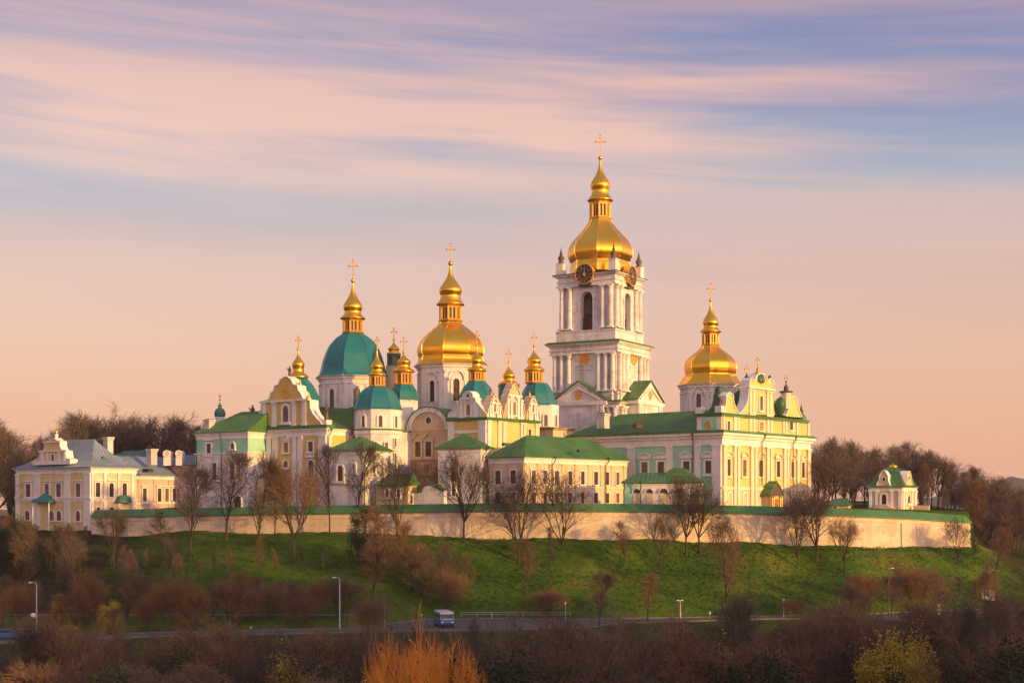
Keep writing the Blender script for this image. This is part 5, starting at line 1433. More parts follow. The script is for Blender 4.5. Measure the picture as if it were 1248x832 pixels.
def grow(seed, kind):
    """unit trees about 10 m tall: returns thick limbs and fine twigs as lines with radii"""
    R = random.Random(seed); thick, thin = [], []
    K = dict(lone=dict(bare=.20, limbs=7, ang=(8, 46), ll=.84, sub=(7, 5, 3), up=.10, rt=.17),
             tall=dict(h=.86, bare=.26, limbs=17, ang=(24, 46), ll=.42, sub=(6, 5, 3), up=.22, rt=.13),
             vase=dict(bare=.10, limbs=6, ang=(8, 34), ll=.92, sub=(7, 5, 3), up=.08, rt=.15),
             wood=dict(h=.92, bare=.05, limbs=24, ang=(24, 46), ll=.38, sub=(6, 4, 3), up=.26, rt=.11),
             bush=dict(bare=.02, limbs=12, ang=(4, 44), ll=.92, sub=(9, 6, 4), up=.08, rt=.08),
             slim=dict(h=.93, bare=.22, limbs=18, ang=(20, 36), ll=.22, sub=(5, 4, 3), up=.2, rt=.085))[kind]
    H = 10.0; G = R.gauss
    def line(p, d, L, r0, r1, n, wob, up):
        pts = [p.copy()]; q = p
        for i in range(n):
            d = (d + Vector((G(0, wob), G(0, wob), G(0, wob * .6) + up))).normalized()
            q = q + d * (L / n); pts.append(q)
        return pts, [r0 + (r1 - r0) * i / n for i in range(n + 1)]
    def at(pts, rad, t):
        f = t * (len(pts) - 1); i = min(int(f), len(pts) - 2); g = f - i
        d = pts[i + 1] - pts[i]
        return pts[i] + d * g, d.normalized(), rad[i] + (rad[i + 1] - rad[i]) * g
    def side(d, a):
        x, y = _perp(d); ph = R.uniform(0, 2 * pi); a = radians(a)
        return d * cos(a) + (x * cos(ph) + y * sin(ph)) * sin(a)
    def kids(pts, rad, L, lev):
        n = K['sub'][lev]
        for i in range(n):
            t = .18 + .80 * (i + R.random()) / n
            p, d, r = at(pts, rad, min(t, .99))
            l = max(.5, L * (R.uniform(.50, .72) * (1 - t) + R.uniform(.16, .26)))
            dd = side(d, R.uniform(28, 60)); dd.z += .08; dd.normalize()
            if lev < 2:
                r0 = max(.015, min(r * .6, .06 if lev == 0 else .028))
                q = line(p, dd, l, r0, .011, 4 if lev == 0 else 3, .11, K['up'] * .35)
                (thick if lev == 0 and r0 > .03 else thin).append(q); kids(*q, l, lev + 1)
            else:
                thin.append(line(p, dd, R.uniform(.45, .95), .0125, .005, 2, .12, .03))
    base = Vector((0., 0., -.35)); up = Vector((G(0, .05), G(0, .05), 1.)).normalized()
    if 'h' in K:
        tr = line(base, up, H * K['h'] + .35, K['rt'], .025, 9, .045, .02); thick.append(tr)
        tr[1][0] *= 1.5
        for i in range(K['limbs']):
            t0 = (i + R.random() * .8) / K['limbs']; t = min(K['bare'] + (1 - K['bare']) * t0, .985)
            p, d, r = at(*tr, t)
            l = H * K['ll'] * R.uniform(.75, 1.12) * (.62 + .5 * sin(pi * min(1, t0 * 1.15))) * (1.05 - .45 * t0)
            q = line(p, side(d, R.uniform(*K['ang'])), l, max(.025, min(r * .7, .09)), .013, 6, .07, K['up'] * .5)
            thick.append(q); kids(*q, l, 0)
    else:
        fork = base
        if K['bare'] > .05:
            tr = line(base, up, H * K['bare'] + .35, K['rt'], K['rt'] * .8, 3, .03, 0); tr[1][0] *= 1.4; thick.append(tr); fork = tr[0][-1]
        for i in range(K['limbs']):
            lo, hi = K['ang']; a = radians(lo + (hi - lo) * ((i * .618 + R.random() * .3) % 1)); ph = 2 * pi * (i * .381 + R.random() * .15)
            d = Vector((sin(a) * cos(ph), sin(a) * sin(ph), cos(a)))
            l = H * K['ll'] * (1 - K['bare']) * R.uniform(.82, 1.06) * (.75 + .3 * cos(a))
            r = K['rt'] * (.58 if K['bare'] > .05 else R.uniform(.4, .8))
            p = fork + Vector((d.x, d.y, 0)) * (.5 if K['bare'] < .05 else .05)
            q = line(p, d, l, r, .014, 8, .085, K['up'] * .5); thick.append(q); kids(*q, l, 0)
            for _ in range(2):
                t = R.uniform(.25, .6); pp, dd, rr = at(*q, t); l2 = l * (1 - t)
                q2 = line(pp, side(dd, R.uniform(16, 34)), l2, rr * .7, .013, 5, .09, K['up'] * .5); thick.append(q2); kids(*q2, l2, 0)
    return thick, thin
def norm(lines_a, lines_b, H=10.0):
    """scale so that the top stands H above the ground and report the crown radius"""
    zz = sorted(p[2] for l in lines_b for p in l[0]); top = zz[int(len(zz) * .997)]; k = H / top
    rr = sorted(hypot(p[0], p[1]) for l in lines_b for p in l[0]); cr = rr[int(len(rr) * .93)] * k
    f = lambda L: [([p * k for p in a], b) for a, b in L]
    return f(lines_a), f(lines_b), cr
VAR = {}
def variants(kind, n, seed):
    VAR[kind] = []
    for i in range(n):
        a, b, cr = norm(*grow(seed + i * 7, kind))
        VAR[kind].append((poly_mesh('trunk', a, 5), poly_mesh('crown', b, 3), cr))
for kind, n, s in (('lone', 7, 3), ('tall', 6, 60), ('vase', 5, 110), ('wood', 6, 160), ('bush', 5, 210), ('slim', 4, 260)): variants(kind, n, s)
# leafy shrubs: many small leaf faces in uneven clumps on stems
def leafy_mesh(seed, nclump=34, per=330, leaf=.105):
    R = random.Random(seed); vs, fs = [], []; st = []
    for c in range(nclump):
        a = R.uniform(0, 2 * pi); rr = sqrt(R.random()) * 3.2; zz = R.uniform(2.2, 9.2) * (1 - .32 * (rr / 3.2) ** 2)
        cx, cy = rr * cos(a), rr * sin(a); s = R.uniform(.7, 1.35)
        st.append(([Vector((cx * .08, cy * .08, -.3)), Vector((cx * .5, cy * .5, zz * .5)), Vector((cx, cy, zz))], [.11, .07, .03]))
        for i in range(per):
            p = Vector((R.gauss(0, .55), R.gauss(0, .55), R.gauss(0, .55))) * s + Vector((cx, cy, zz))
            n = Vector((R.gauss(0, 1), R.gauss(0, 1), R.gauss(0, 1))).normalized(); x, y = _perp(n); l = leaf * R.uniform(.6, 1.3)
            o = len(vs); vs += [tuple(p - x * l), tuple(p - y * l * .6), tuple(p + x * l), tuple(p + y * l * .6)]; fs.append((o, o + 1, o + 2, o + 3))
    me = bpy.data.meshes.new('foliage'); me.from_pydata(vs, [], fs); me.update()
    return poly_mesh('stem', st, 5), me, 3.6
LEAFV = [leafy_mesh(5 + i) for i in range(3)]
_cache = {}
def with_mat(me, m, nm):
    k = (me.name, m.name)
    if k not in _cache:
        c = me.copy(); c.name = nm; c.materials.clear(); c.materials.append(m); _cache[k] = c
    return _cache[k]
_cnt = {}
_rt = random.Random(77)
def tree(kind, px, d, ytop, label, group=None, w=1.0, bark=None, twig=None, name='bare_tree', ybase=None, v=None, cat='tree', width=None, rz=None):
    """px: trunk position, d: depth (None: read off ybase), ytop: crown top in the picture, width: crown width in px"""
    if d is None: d = ground_d(px, ybase)
    g = terr(px, d)
    H = (HY - ytop) * d / F - g
    if H < .8: return None
    V = LEAFV if kind == 'leaf' else VAR[kind]
    i = _cnt.get(kind, 0); _cnt[kind] = i + 1
    tm, cm, cr = V[(i * 3 + 1) % len(V) if v is None else v]
    root = empty(name, ((px - HX) / F * d, d, g), _rt.uniform(0, 6.28) if rz is None else rz, label, cat, group)
    k = H / 10.0
    if width: kx = width * d / F / 2 / cr
    else: kx = k * w
    root.scale = (kx, kx, k)
    t = bpy.data.objects.new('trunk' if kind not in ('bush', 'leaf') else 'stems', with_mat(tm, bark or BARK, 'trunk')); COL.objects.link(t); t.parent = root
    c = bpy.data.objects.new('crown', with_mat(cm, twig or TWIG, 'crown')); COL.objects.link(c); c.parent = root
    return root
# ---- the single trees along the wall, left to right
LONE = [
 ('lone', 139, 690, 616, 62, 'small bare tree low down before the left end of the wall', {}),
 ('slim', 201, 690, 618, 40, 'thin pale leaning sapling on the dark slope left of the big dark tree', dict(bark=BARKP)),
 ('tall', 231, 684, 566, 70, 'large dark bare tree before the pink wing, leftmost of the tall trees by the wall', {}),
 ('tall', 276, 656, 552, 62, 'tall bare tree with forked trunk before the mint house', {}),
 ('tall', 313, 688, 552, 52, 'tall thin bare tree before the left edge of the gabled ochre church', {}),
 ('slim', 335, 657, 570, 34, 'slender bare tree close to the wall just right of the thin tall one', {}),
 ('lone', 358, 684, 566, 70, 'dense dark brown bushy crowned tree before the gabled ochre church', dict(twig=TWIGB)),
 ('tall', 402, 656, 544, 44, 'straight dark tree by the wall before the white polygonal annex corner', {}),
 ('tall', 434, 648, 540, 56, 'bare tree with upright branches before the white polygonal annex', {}),
 ('vase', 484, 654, 556, 66, 'bare tree with two leaning stems before the low green roofed porch', {}),
 ('lone', 565, 660, 544, 66, 'big spreading bare tree before the white pyramid roofed annex', {}),
 ('vase', 632, 686, 566, 74, 'many stemmed bare tree before the left end of the cream range', {}),
 ('vase', 684, 676, 568, 70, 'wide fan shaped bare tree before the middle of the cream range', {}),
 ('slim', 673, 697, 640, 18, 'thin small sapling leaning on the grass below the fan shaped tree', dict(bark=BARKP)),
 ('wood', 762, 685, 634, 28, 'small fine twigged tree on the grass below the low gallery', dict(twig=TWIGB)),
 ('lone', 805, 689, 625, 46, 'low round bare tree on the grass left of the dense pair', {}),
 ('lone', 836, 676, 582, 70, 'dense dark bare tree before the low gallery end, left one of a close pair', {}),
 ('lone', 853, 673, 588, 70, 'dense bare tree before the mint church corner, right one of a close pair', {}),
 ('tall', 886, 752, 630, 62, 'large brown crowned tree standing by the road before the yellow church front', dict(twig=TWIGB)),
 ('vase', 972, 691, 592, 70, 'bare tree with a wide V of two trunks before the shed', {}),
 ('lone', 995, 683, 598, 60, 'dark bare tree right behind the V trunked tree near the wall', {}),
 ('lone', 1030, 698, 628, 56, 'low spreading bare tree on bright grass right of the V trunked tree', dict(twig=TWIGB)),
 ('vase', 1167, 687, 628, 36, 'small bare tree before the right end of the wall', {}),
 ('slim', 1189, 686, 640, 22, 'leaning sapling just beyond the right end of the wall', {}),
 ('tall', 730, 768, 694, 52, 'slender bare tree with high forked crown beside the road below the cream range', dict(twig=TWIGB)),
 ('slim', 790, 757, 696, 34, 'small egg shaped brown tree by the road right of the high forked tree', dict(twig=TWIGB)),
 ('tall', 641, 722, 655, 44, 'brown bare tree in mid slope below the left end of the cream range', dict(twig=TWIGB)),
 ('slim', 452, 742, 612, 70, 'pale thin branched tree rising from the upper path to the wall', dict(bark=BARKP, twig=TWIGB)),
 ('tall', 503, 720, 632, 54, 'brown bare tree in mid slope below the low green roofed porch', dict(twig=TWIGB)),
 ('bush', 1122, 762, 688, 84, 'big round brown bush by the bend of the road on the right', dict(twig=TWIGB, name='bare_bush')),
 ('bush', 1202, 744, 690, 40, 'brown bush beside the little kiosk', dict(twig=TWIGB, name='bare_bush')),
 ('tall', 1212, 712, 640, 44, 'bare tree on the right grass edge before the dark wood', dict(twig=TWIGB)),
 ('tall', 1086, 752, 688, 34, 'thin tree left of the big round bush by the road', dict(twig=TWIGB)),
 ('bush', 668, 752, 716, 60, 'pale brown bush on the far verge below the cream range', dict(twig=TWIGB, name='bare_bush')),
 ('bush', 545, 742, 692, 60, 'loose brown bush above the road near the parked bus', dict(twig=TWIGB, name='bare_bush')),
 ('bush', 453, 778, 725, 50, 'brown bush growing where the two roads meet', dict(twig=TWIGB, name='bare_bush')),
 ('bush', 970, 752, 728, 40, 'low brown bush on the far verge right of the lamp', dict(twig=TWIGB, name='bare_bush')),
 ('bush', 1040, 752, 708, 44, 'tall brown bush behind the road left of the big round bush', dict(twig=TWIGB, name='bare_bush')),
 ('leaf', 440, 690, 612, 44, 'dark leafy evergreen shrub clump hugging the wall foot', dict(bark=BARK, twig=LEAFD, name='evergreen_tree')),
]
for kind, px, yb, yt, wd, lab, kw in LONE:
    kw = dict(kw); nm = kw.pop('name', 'bare_tree'); kw.setdefault('twig', TWIGD)
    if yb < 695 and yt < 600: yt -= 5; wd *= 1.14
    tree(kind, px, None, yt, lab, ybase=yb, width=wd, name=nm, cat='bush' if 'bush' in nm else 'tree', **kw)
GRPF = 'trees of the foreground wood'
# ---- woods behind and beside the monastery
rw = random.Random(5)
def wood(n, x0, x1, d0, d1, top, lab, grp, kinds=('wood', 'tall', 'wood', 'lone'), twigs=(TWIGW, TWIGW, TWIG), jit=10, wmul=1.0, barks=(BARK,), cat='tree', name='bare_tree', ok=None):
    for i in range(n):
        px = x0 + (x1 - x0) * (i + rw.random()) / n
        d = rw.uniform(d0, d1) if not callable(d0) else rw.uniform(d0(px), d1(px))
        if ok and not ok(px, d): continue
        if grp == GRPF and d < 158 and any(abs(px - q) < 30 for q in (848, 884, 1078, 1112, 355, 506, 468, 552)): continue
        yt = top(px) + rw.uniform(-jit, jit)
        g = terr(px, d)
        if (HY - yt) * d / F - g < 2: continue
        tree(rw.choice(kinds), px, d, yt, lab, grp, w=rw.uniform(.85, 1.2) * wmul, bark=rw.choice(barks), twig=rw.choice(twigs), name=name, cat=cat)
topL = lambda p: ip(p, [-60, 0, 25, 45, 70, 100, 130, 145, 165, 185, 210, 230, 245], [520, 516, 514, 538, 520, 502, 504, 518, 500, 498, 506, 520, 530])
wood(24, -60, 245, 322, 350, topL, 'bare brown tree in the wood behind the ochre pavilion and pink wing', 'trees of the wood on the left', jit=7, wmul=1.15)
wood(10, -60, 60, 300, 330, lambda p: 545 + abs(p) * .3, 'bare brown tree in the wood behind the ochre pavilion and pink wing', 'trees of the wood on the left', jit=16)
topR = lambda p: ip(p, [985, 1010, 1040, 1060, 1080, 1105, 1125, 1145, 1165, 1190, 1215, 1240, 1300], [538, 536, 540, 556, 548, 540, 546, 560, 568, 574, 588, 606, 615])
wood(30, 985, 1215, 330, 365, topR, 'bare brown tree in the dense wood behind the small chapel', 'trees of the wood on the right', jit=7)
wood(18, 990, 1200, 306, 328, lambda p: topR(p) + 22, 'bare brown tree in the dense wood behind the small chapel', 'trees of the wood on the right', twigs=(TWIGW, TWIGB), jit=12, ok=lambda p, d: not (1050 < p < 1125 and d < 312))
wood(30, 1176, 1300, lambda p: dw(p) + 2, lambda p: 340, lambda p: 586 + max(0, p - 1180) * .36, 'bare brown tree on the falling ground beyond the right end of the wall', 'trees beyond the wall end', twigs=(TWIGW, TWIGB), jit=24)
# ---- dark thicket before the pavilion on the left
wood(17, -30, 110, 246, 276, lambda p: 640 + p * .05, 'dark bare tree in the thicket below the ochre pavilion', 'thicket trees below the pavilion', jit=20, twigs=(TWIG, TWIG, TWIGB))
for i, (p, yb, yt, w_) in enumerate(((12, 700, 628, 46), (34, 704, 634, 44), (-8, 700, 640, 40))):
    tree('leaf', p, None, yt, ('dark evergreen tree leftmost in the thicket by the pavilion', 'dark evergreen tree second from the left edge, before the pavilion corner', 'dark evergreen tree cut by the left edge')[i], ybase=yb, width=w_, bark=BARK, twig=LEAFD, name='evergreen_tree')
wood(14, 60, 270, 240, 262, lambda p: 655 + (p - 60) * .12, 'dark bare tree in the thicket below the ochre pavilion', 'thicket trees below the pavilion', jit=14, kinds=('wood', 'slim', 'tall'))
# ---- rounded russet trees between the upper path and the road on the left
for p, yb, yt, wd, lab in ((24, 768, 704, 52, 'russet rounded tree near the left edge above the road'), (106, 764, 690, 54, 'tall egg shaped russet tree above the road'), (154, 756, 704, 38, 'small russet tree with narrow crown right of the egg shaped one'),
                           (214, 768, 698, 70, 'broad russet tree with domed crown above the road'), (238, 770, 712, 50, 'orange brown tree touching the right side of the domed russet tree'), (292, 762, 694, 40, 'narrow russet tree above the upper path end'),
                           (330, 758, 706, 60, 'loose brown tree beside the upper path'), (75, 770, 722, 44, 'low russet tree left of the egg shaped one'), (368, 764, 722, 46, 'low brown tree beside the lamp post on the verge'), (180, 770, 726, 46, 'low russet tree between two taller ones above the road')):
    tree('bush' if wd > 44 else 'wood', p, None, yt, lab, ybase=yb, width=wd, bark=BARKP, twig=TWIGR if p < 300 else TWIGB)
for p, yb, yt, wd, lab in ((70, 770, 724, 18, 'small yellow green budding tree above the road near the left lamp'), (134, 774, 730, 30, 'yellow budding shrub above the road'), (232, 764, 722, 34, 'yellow green budding shrub against the domed russet tree'), (84, 786, 760, 44, 'yellow budding shrub at the roadside bottom left')):
    tree('leaf', p, None, yt, lab, ybase=yb, width=wd, bark=BARKP, twig=LEAFY, name='budding_shrub', cat='shrub')
# ---- scrub on the left of the slope and along the verges
LABS = 'brown leafless scrub bush on the shaded lower slope at the left'
wood(34, -20, 430, lambda p: dru(p) + 1, lambda p: 240, lambda p: 716 - 8 * sin(p * .05), LABS, 'scrub bushes at the left', kinds=('bush', 'wood', 'wood', 'tall'), twigs=(TWIGB, TWIGR, TWIG), jit=16, name='scrub_bush', cat='bush', barks=(BARK, BARKP), ok=lambda p, d: not (25 < p < 66 and d < 214))
wood(9, 420, 620, lambda p: 236, lambda p: 254, lambda p: 668, 'grey brown scrub tree on the dark middle slope below the white annexes', 'scrub trees in mid slope', kinds=('wood', 'bush', 'tall'), twigs=(TWIGB, TWIG), jit=18, barks=(BARK, BARKP), name='scrub_tree')
wood(14, 150, 420, lambda p: 240, lambda p: 256, lambda p: 668, 'grey brown sapling on the dark grass below the left part of the wall', 'saplings below the left wall', kinds=('wood', 'slim'), twigs=(TWIGB, TWIG), jit=18, barks=(BARK, BARKP), name='bare_sapling')
wood(8, 560, 1050, lambda p: dru(p) + 1, lambda p: dru(p) + 8, lambda p: 735, 'low brown scrub bush on the far road verge', 'scrub bushes on the far verge', kinds=('bush', 'wood'), twigs=(TWIGB, TWIGR), jit=9, name='scrub_bush', cat='bush', barks=(BARK, BARKP))
wood(16, 1050, 1260, lambda p: dru(p) + 1, lambda p: dru(p) + 14, lambda p: 712, 'brown bare bush in the thick scrub at the right edge of the slope', 'scrub at the right', kinds=('bush', 'wood', 'tall'), twigs=(TWIGB, TWIG, TWIGR), jit=16, barks=(BARK, BARKP), name='bare_bush', cat='bush')
# ---- foreground wood below the road
LABF = 'bare brown tree in the dense foreground wood below the road'
GRPF = 'trees of the foreground wood'
def topF(p):
    return ip(p, [-40, 60, 160, 300, 420, 450, 560, 640, 720, 800, 860, 960, 1060, 1150, 1260], [774, 774, 772, 776, 780, 786, 784, 766, 762, 764, 760, 752, 752, 758, 760])
wood(42, -40, 1290, 184, 197, lambda p: topF(p) + 8, LABF, GRPF, kinds=('lone', 'wood', 'tall'), twigs=(TWIGB, TWIG, TWIG, TWIGD), jit=9, wmul=1.25, barks=(BARK, BARKP))
wood(40, -40, 1290, 158, 182, lambda p: topF(p) + 14, LABF, GRPF, kinds=('wood', 'wood', 'lone'), twigs=(TWIGB, TWIG, TWIGD), jit=14, wmul=1.3, barks=(BARK,))
wood(28, -40, 1290, 126, 154, lambda p: topF(p) + 34, LABF, GRPF, kinds=('wood', 'wood', 'tall'), twigs=(TWIGB, TWIGB, TWIG), jit=14, wmul=1.4, barks=(BARK,))
wood(14, 960, 1270, 160, 196, lambda p: 752 + (p - 960) * -.06, LABF, GRPF, kinds=('wood', 'bush'), twigs=(TWIGB, TWIG), jit=16, barks=(BARK, BARKP))
for p, d, yt, wd, lab in ((506, 124, 752, 112, 'bright orange bare bush, tallest of three at the bottom centre'), (468, 130, 772, 74, 'bright orange bare bush, left of the three at the bottom centre'), (552, 128, 776, 80, 'bright orange bare bush, right of the three at the bottom centre')):
    tree('lone', p, d, yt, lab, 'orange bushes at the bottom centre', width=wd, bark=TWIGO, twig=TWIGO, name='orange_bush', cat='bush')
tree('lone', 1222, 150, 735, 'pale branched large bush low at the right edge of the foreground', width=84, bark=BARKP, twig=TWIGB, name='bare_bush', cat='bush')
for p, d, yt, wd, lab in ((846, 150, 779, 84, 'yellow green budding tree in the foreground below the road, left of a pair'), (886, 148, 786, 78, 'yellow green budding tree in the foreground below the road, right of a pair'), (1078, 152, 764, 80, 'dull yellow budding tree in the foreground at lower right'),
                          (1114, 154, 772, 74, 'olive budding tree beside the dull yellow one at lower right'), (355, 150, 796, 90, 'yellow brown budding tree at the bottom left of centre'), (812, 160, 772, 30, 'dark green leafy shrub just below the road right of centre'), (985, 160, 772, 30, 'dark evergreen shrub below the road at the right')):
    tree('leaf', p, d, yt, lab, width=wd, bark=BARKP, twig=LEAFD if 'dark' in lab else LEAFY, name='budding_tree' if 'budding' in lab else 'evergreen_shrub', cat='tree' if 'tree' in lab else 'shrub')

wood(26, -20, 1260, 135, 190, lambda p: topF(p) - 22, 'tall thin pale stemmed tree rising above the foreground brush', 'tall thin trees of the foreground', kinds=('tall', 'slim', 'vase', 'lone'), twigs=(TWIGB, TWIG, TWIGD), jit=14, barks=(BARK,))
wood(26, -20, 1260, 125, 190, lambda p: topF(p) + 22, 'olive green budding shrub low in the foreground brush', 'budding shrubs of the foreground', kinds=('leaf',), twigs=(LEAFD, LEAFD, LEAFO), jit=12, wmul=.8, barks=(BARK,), name='budding_shrub', cat='shrub')
# ================================================================== street lamps, posts, vehicles, kiosk
def lamp_post(px, yb, yt, label, arm=.8, group=None, heads=1, globe=False, z=None, m=STEEL):
    d = ground_d(px, yb) if z is None else z
    g = terr(px, d); H = (HY - yt) * d / F - g
    o = empty('street_lamp', ((px - HX) / F * d, d, g), _rt.uniform(-.3, .3), label, 'street lamp', group)
    mb = MB(); mb.lathe([(.16, -.2), (.16, .9), (.10, 1.0), (.085, H * .6), (.06, H * .97)], 8); mb.build('pole', m, o, smooth=True)
    for s in ((1,) if heads == 1 else (1, -1)):
        mb = MB(); mb.tube([(0, 0, H * .96), (-.12 * arm * s, 0, H * .985), (-.6 * arm * s, 0, H), (-arm * s, 0, H * 1.0)], .05, 6); mb.build('arm', STEEL, o)
        mb = MB()
        x = -arm * s; mb.ext(lambda u, v, w: (x + u, w, v), [(-.30, H - .06), (-.25, H - .10), (.18, H - .09), (.22, H + .02), (.06, H + .06), (-.26, H + .02)], -.11, .11); mb.build('lamp_head', LAMPH, o)
    if globe:
        mb = MB(); r = .34; mb.lathe([(.01, H * .38)] + [(r * sin(pi * i / 10) + .01, H * .38 + r - r * cos(pi * i / 10)) for i in range(11)], 12, -.45, 0); mb.tube([(0, 0, H * .36), (-.45, 0, H * .37)], .04, 5); mb.build('globe_lamp', LAMPH, o, smooth=True)
    return o
lamp_post(44.5, 779, 709, 'tall street lamp at the left edge with round globe halfway up', globe=True)
lamp_post(414, 768, 703, 'tall pale street lamp where the two roads come together')
lamp_post(829, 754, 731, 'short double headed street lamp below the mint church', arm=.32, heads=2)
lamp_post(1083, 750, 692, 'slender street lamp standing among brown bushes at right', arm=-.8, m=BRONZE)
lamp_post(1206.5, 729, 694, 'street lamp with short arm next to the small kiosk', arm=-.6)
def post(px, yb, yt, label, r=.07, top=None, name='roadside_post'):
    d = ground_d(px, yb); g = terr(px, d); H = (HY - yt) * d / F - g
    o = empty(name, ((px - HX) / F * d, d, g), 0, label, 'post')
    mb = MB(); mb.lathe([(r * 1.3, -.2), (r * 1.3, .15), (r, .2), (r, H * .97)], 8); mb.build('shaft', STEEL, o)
    mb = MB()
    if top: mb.lathe([(.05, H * .55), (.17, H * .6), (.19, H * .8), (.13, H * .95), (.03, H)], 10); mb.build('cap', LAMPH, o, smooth=True)
    else: mb.box(-.16, .16, -.05, .05, H * .88, H); mb.lathe([(r * 1.2, H * .9), (r * 1.2, H)], 8); mb.build('cap', LAMPH, o)
post(469, 766, 739, 'thin grey post on the verge left of the bus')
post(514, 755, 748, 'short stub post at the road edge just left of the bus')
post(599, 754.5, 747, 'short stub post at the road edge right of the bus')
post(689, 755, 733, 'plain grey post by the road left of the high forked tree')
post(865, 753, 744.5, 'white topped marker post by the road near the brown crowned tree', top=1)
post(1023, 751, 727, 'plain grey post by the road left of the slender lamp')
post(955, 752, 729, 'faint grey post by the road behind the low brown bush')
post(1144, 758, 735, 'grey post with pale box beside the wide bend of the road')
post(306, 768, 763, 'round topped pale bollard on the verge above the left road', top=1, r=.1)
def wheel(x, y, r, root, w=.24):
    mb = MB()
    prof = [(r * .55, -w / 2), (r * .92, -w / 2), (r, -w / 3), (r, w / 3), (r * .92, w / 2), (r * .55, w / 2)]
    vs = []; n = 16
    for pr, q in prof:
        for k in range(n): vs.append((x + pr * cos(2 * pi * k / n), y + q, r + pr * sin(2 * pi * k / n)))
    fs = [(i * n + k, i * n + (k + 1) % n, (i + 1) * n + (k + 1) % n, (i + 1) * n + k) for i in range(5) for k in range(n)]
    mb.add(vs, fs); o = mb.build('wheel', RUBBER, root)
    m2 = MB(); m2.ext(lambda u, v, w_: (x + u, y + w_, r + v), [(r * .56 * cos(2 * pi * k / 12), r * .56 * sin(2 * pi * k / 12)) for k in range(12)], -w * .42, w * .42); m2.build('rim', STEEL, o)
def bev(o, w, s=2):
    m = o.modifiers.new('bevel', 'BEVEL'); m.width = w; m.segments = s; m.limit_method = 'ANGLE'; m.angle_limit = radians(40)
    return o
def car(px, y, yaw, paint, label, d=None):
    d = d or ground_d(px, y); g = max(terr(px, d), ZR + .06 if drl(px) < d < dru(px) else -99)
    o = empty('parked_car', ((px - HX) / F * d, d, g), radians(yaw), label, 'car', 'cars parked on the left road')
    fr = lambda u, v, w: (u, w, v)
    mb = MB(); mb.ext(fr, [(-2.15, .3), (2.1, .3), (2.18, .62), (2.0, .82), (.95, .95), (-1.7, .98), (-2.12, .9)], -.86, .86); bev(mb.build('body', paint, o), .07)
    mb = MB(); mb.ext(fr, [(-1.85, .96), (1.05, .93), (.45, 1.36), (.1, 1.45), (-1.0, 1.44), (-1.5, 1.3)], -.76, .76); bev(mb.build('cabin', paint, o), .08)
    for s in (-1, 1):
        mb = MB(); mb.ext(lambda u, v, w: (u, s * w, v), [(-1.55, 1.0), (.8, .98), (.32, 1.34), (-1.0, 1.36), (-1.38, 1.26)], .755, .775); mb.build('side_window', GLASS, o)
    mb = MB(); mb.add([(1.02, -.66, .97), (1.02, .66, .97), (.47, .6, 1.36), (.47, -.6, 1.36), (1.05, -.66, .99), (1.05, .66, .99), (.5, .6, 1.38), (.5, -.6, 1.38)], [(0, 1, 2, 3), (4, 5, 6, 7), (0, 1, 5, 4), (1, 2, 6, 5), (2, 3, 7, 6), (3, 0, 4, 7)]); mb.build('windscreen', GLASS, o)
    for s in (-1, 1):
        mb = MB(); mb.box(2.05, 2.17, s * .62 - .17, s * .62 + .17, .62, .76); mb.build('headlight', LAMPH, o)
        mb = MB(); mb.box(-2.16, -2.06, s * .66 - .13, s * .66 + .13, .66, .84); mb.build('tail_light', REDP, o)
        for x in (-1.32, 1.32): wheel(x, s * .76, .32, o)
car(10, 779, 12, BLUEP, 'blue parked car at the far left edge of the road')
car(34, 778.5, 8, BLUEP, 'blue parked car second from the left edge, near the street lamp')
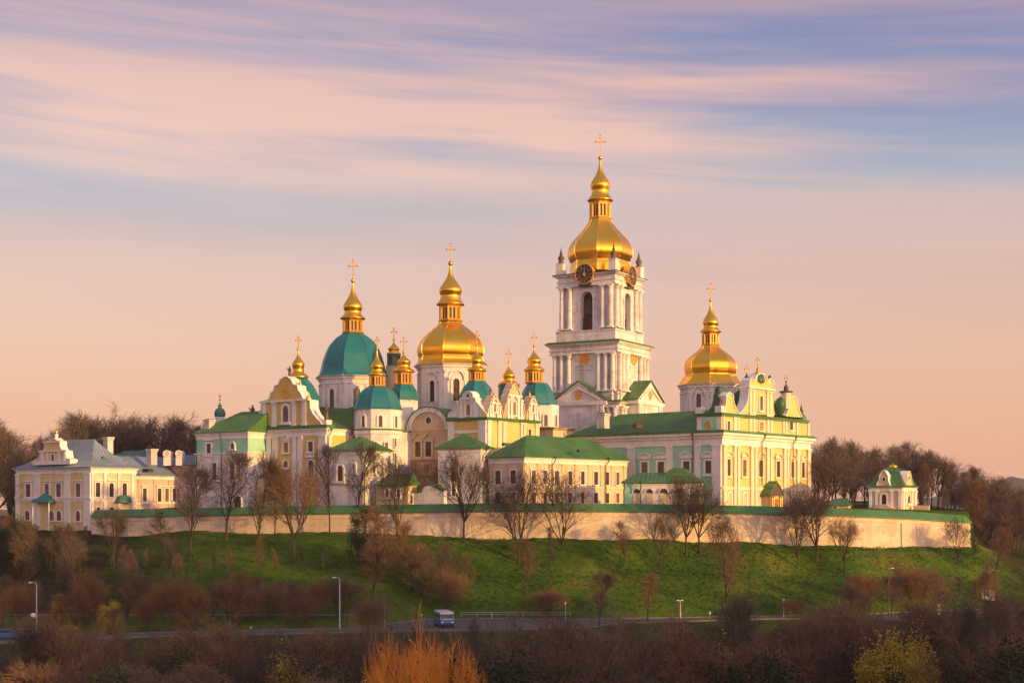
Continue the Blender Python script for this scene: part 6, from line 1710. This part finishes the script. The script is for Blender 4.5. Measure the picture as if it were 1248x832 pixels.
#car(120, 776, 6, WHITEP, 'pale parked car half hidden by yellow shrubs at the roadside')
def bus():
    d = 216.0; px = 541
    o = empty('small_bus', ((px - HX) / F * d, d, ZR + .06), radians(-76), 'small blue and white bus with dark windscreen standing on the road', 'bus')
    fr = lambda u, v, w: (u, w, v)
    L, Wd, H = 2.7, 1.08, 2.42
    mb = MB(); mb.ext(fr, [(-L, .38), (L, .38), (L + .05, .9), (L, 1.22), (-L, 1.22)], -Wd, Wd); bev(mb.build('body', BLUEP, o), .06)
    mb = MB(); mb.ext(fr, [(-L, 1.222), (L, 1.222), (L - .02, 1.46), (L - .22, H - .28), (-L, H - .28)], -Wd * .985, Wd * .985); bev(mb.build('upper_body', BUSUP, o), .05)
    mb = MB(); mb.ext(fr, [(-L, H - .28), (L - .2, H - .28), (L - .38, H), (-L + .15, H)], -Wd * .99, Wd * .99); bev(mb.build('roof', WHITEP, o), .06)
    mb = MB(); mb.add([(L + .01 - a * .2, s * (Wd - .1), 1.46 + a * .62) for a in (0, 1) for s in (-1, 1)] + [(L - .09 - a * .2, s * (Wd - .1), 1.46 + a * .62) for a in (0, 1) for s in (-1, 1)], [(0, 1, 3, 2), (4, 5, 7, 6), (0, 1, 5, 4), (2, 3, 7, 6), (0, 2, 6, 4), (1, 3, 7, 5)]); mb.build('windscreen', GLASS, o)
    for s in (-1, 1):
        for i in range(4):
            mb = MB(); mb.box(-2.6 + i * 1.25, -1.5 + i * 1.25, s * (Wd - .03) - .02, s * (Wd - .03) + .02, 1.45, 2.05); mb.build('side_window', GLASS, o)
        mb = MB(); mb.box(L + .0, L + .09, s * .78 - .16, s * .78 + .16, .78, .98); mb.build('headlight', LAMPH, o)
        mb = MB(); mb.tube([(L - .1, s * Wd, 2.2), (L + .22, s * (Wd + .16), 2.15)], .03, 5); mb.box(L + .16, L + .26, s * (Wd + .18) - .1, s * (Wd + .18) + .1, 1.8, 2.2); mb.build('mirror', DARKM, o)
        for x in (-1.9, 1.9): wheel(x, s * (Wd - .16), .40, o, .28)
    mb = MB(); mb.box(L + .02, L + .1, -.95, .95, .42, .62); mb.build('bumper', RUBBER, o)
    mb = MB(); mb.box(L - .02, L + .05, -.5, .5, 1.26, 1.46); mb.build('front_panel', WHITEP, o)
bus()
def kiosk():
    d = ground_d(1204, 729); g = terr(1204, d)
    o = empty('roadside_kiosk', ((1204 - HX) / F * d, d, g), -.2, 'tiny white kiosk with red roof and blue window at the right grass edge', 'kiosk')
    mb = MB(); mb.box(-1.15, 1.15, -.8, .8, -.5, 1.5); mb.build('walls', WHITEP, o)
    mb = MB(); mb.ext(lambda u, v, w: (u, -w, v), [(-1.35, 1.5), (1.35, 1.5), (1.2, 1.62), (0, 1.95), (-1.2, 1.62)], -1, 1); mb.build('roof', REDP, o)
    mb = MB(); mb.box(-.85, .15, -.84, -.79, .45, 1.25); w = mb.build('window', BLUEP, o)
    mb = MB(); mb.ring(lambda u, v, q: (u, -.79 - q, v), [(-.95, .35), (.25, .35), (.25, 1.35), (-.95, 1.35)], [(-.85, .45), (.15, .45), (.15, 1.25), (-.85, 1.25)], 0, .08); mb.build('frame', STEEL, w)
    mb = MB(); mb.box(.45, 1.0, -.84, -.79, -.1, 1.3); mb.build('door', STEEL, o)
kiosk()

def guard_rail(x0, x1, label):
    d0 = dru((x0 + x1) / 2) + .6; o = empty('guard_rail', ((x0 - HX) / F * d0, d0, ZR), 0, label, 'railing')
    P = []; px = x0
    while px <= x1:
        d = dru(px) + .7; P.append(Vector(((px - HX) / F * d, d, terr(px, d))) - o.location); px += 19
    for p in P:
        mb = MB(); mb.box(p.x - .06, p.x + .06, p.y - .06, p.y + .06, p.z - .3, p.z + .85); mb.build('post', BUSUP, o)
    for h_ in (.45, .8):
        mb = MB(); mb.tube([p + Vector((0, -.09, h_)) for p in P], .06, 5); mb.build('rail', BUSUP, o)
guard_rail(562, 700, 'low steel guard rail along the far side of the road right of the bus')
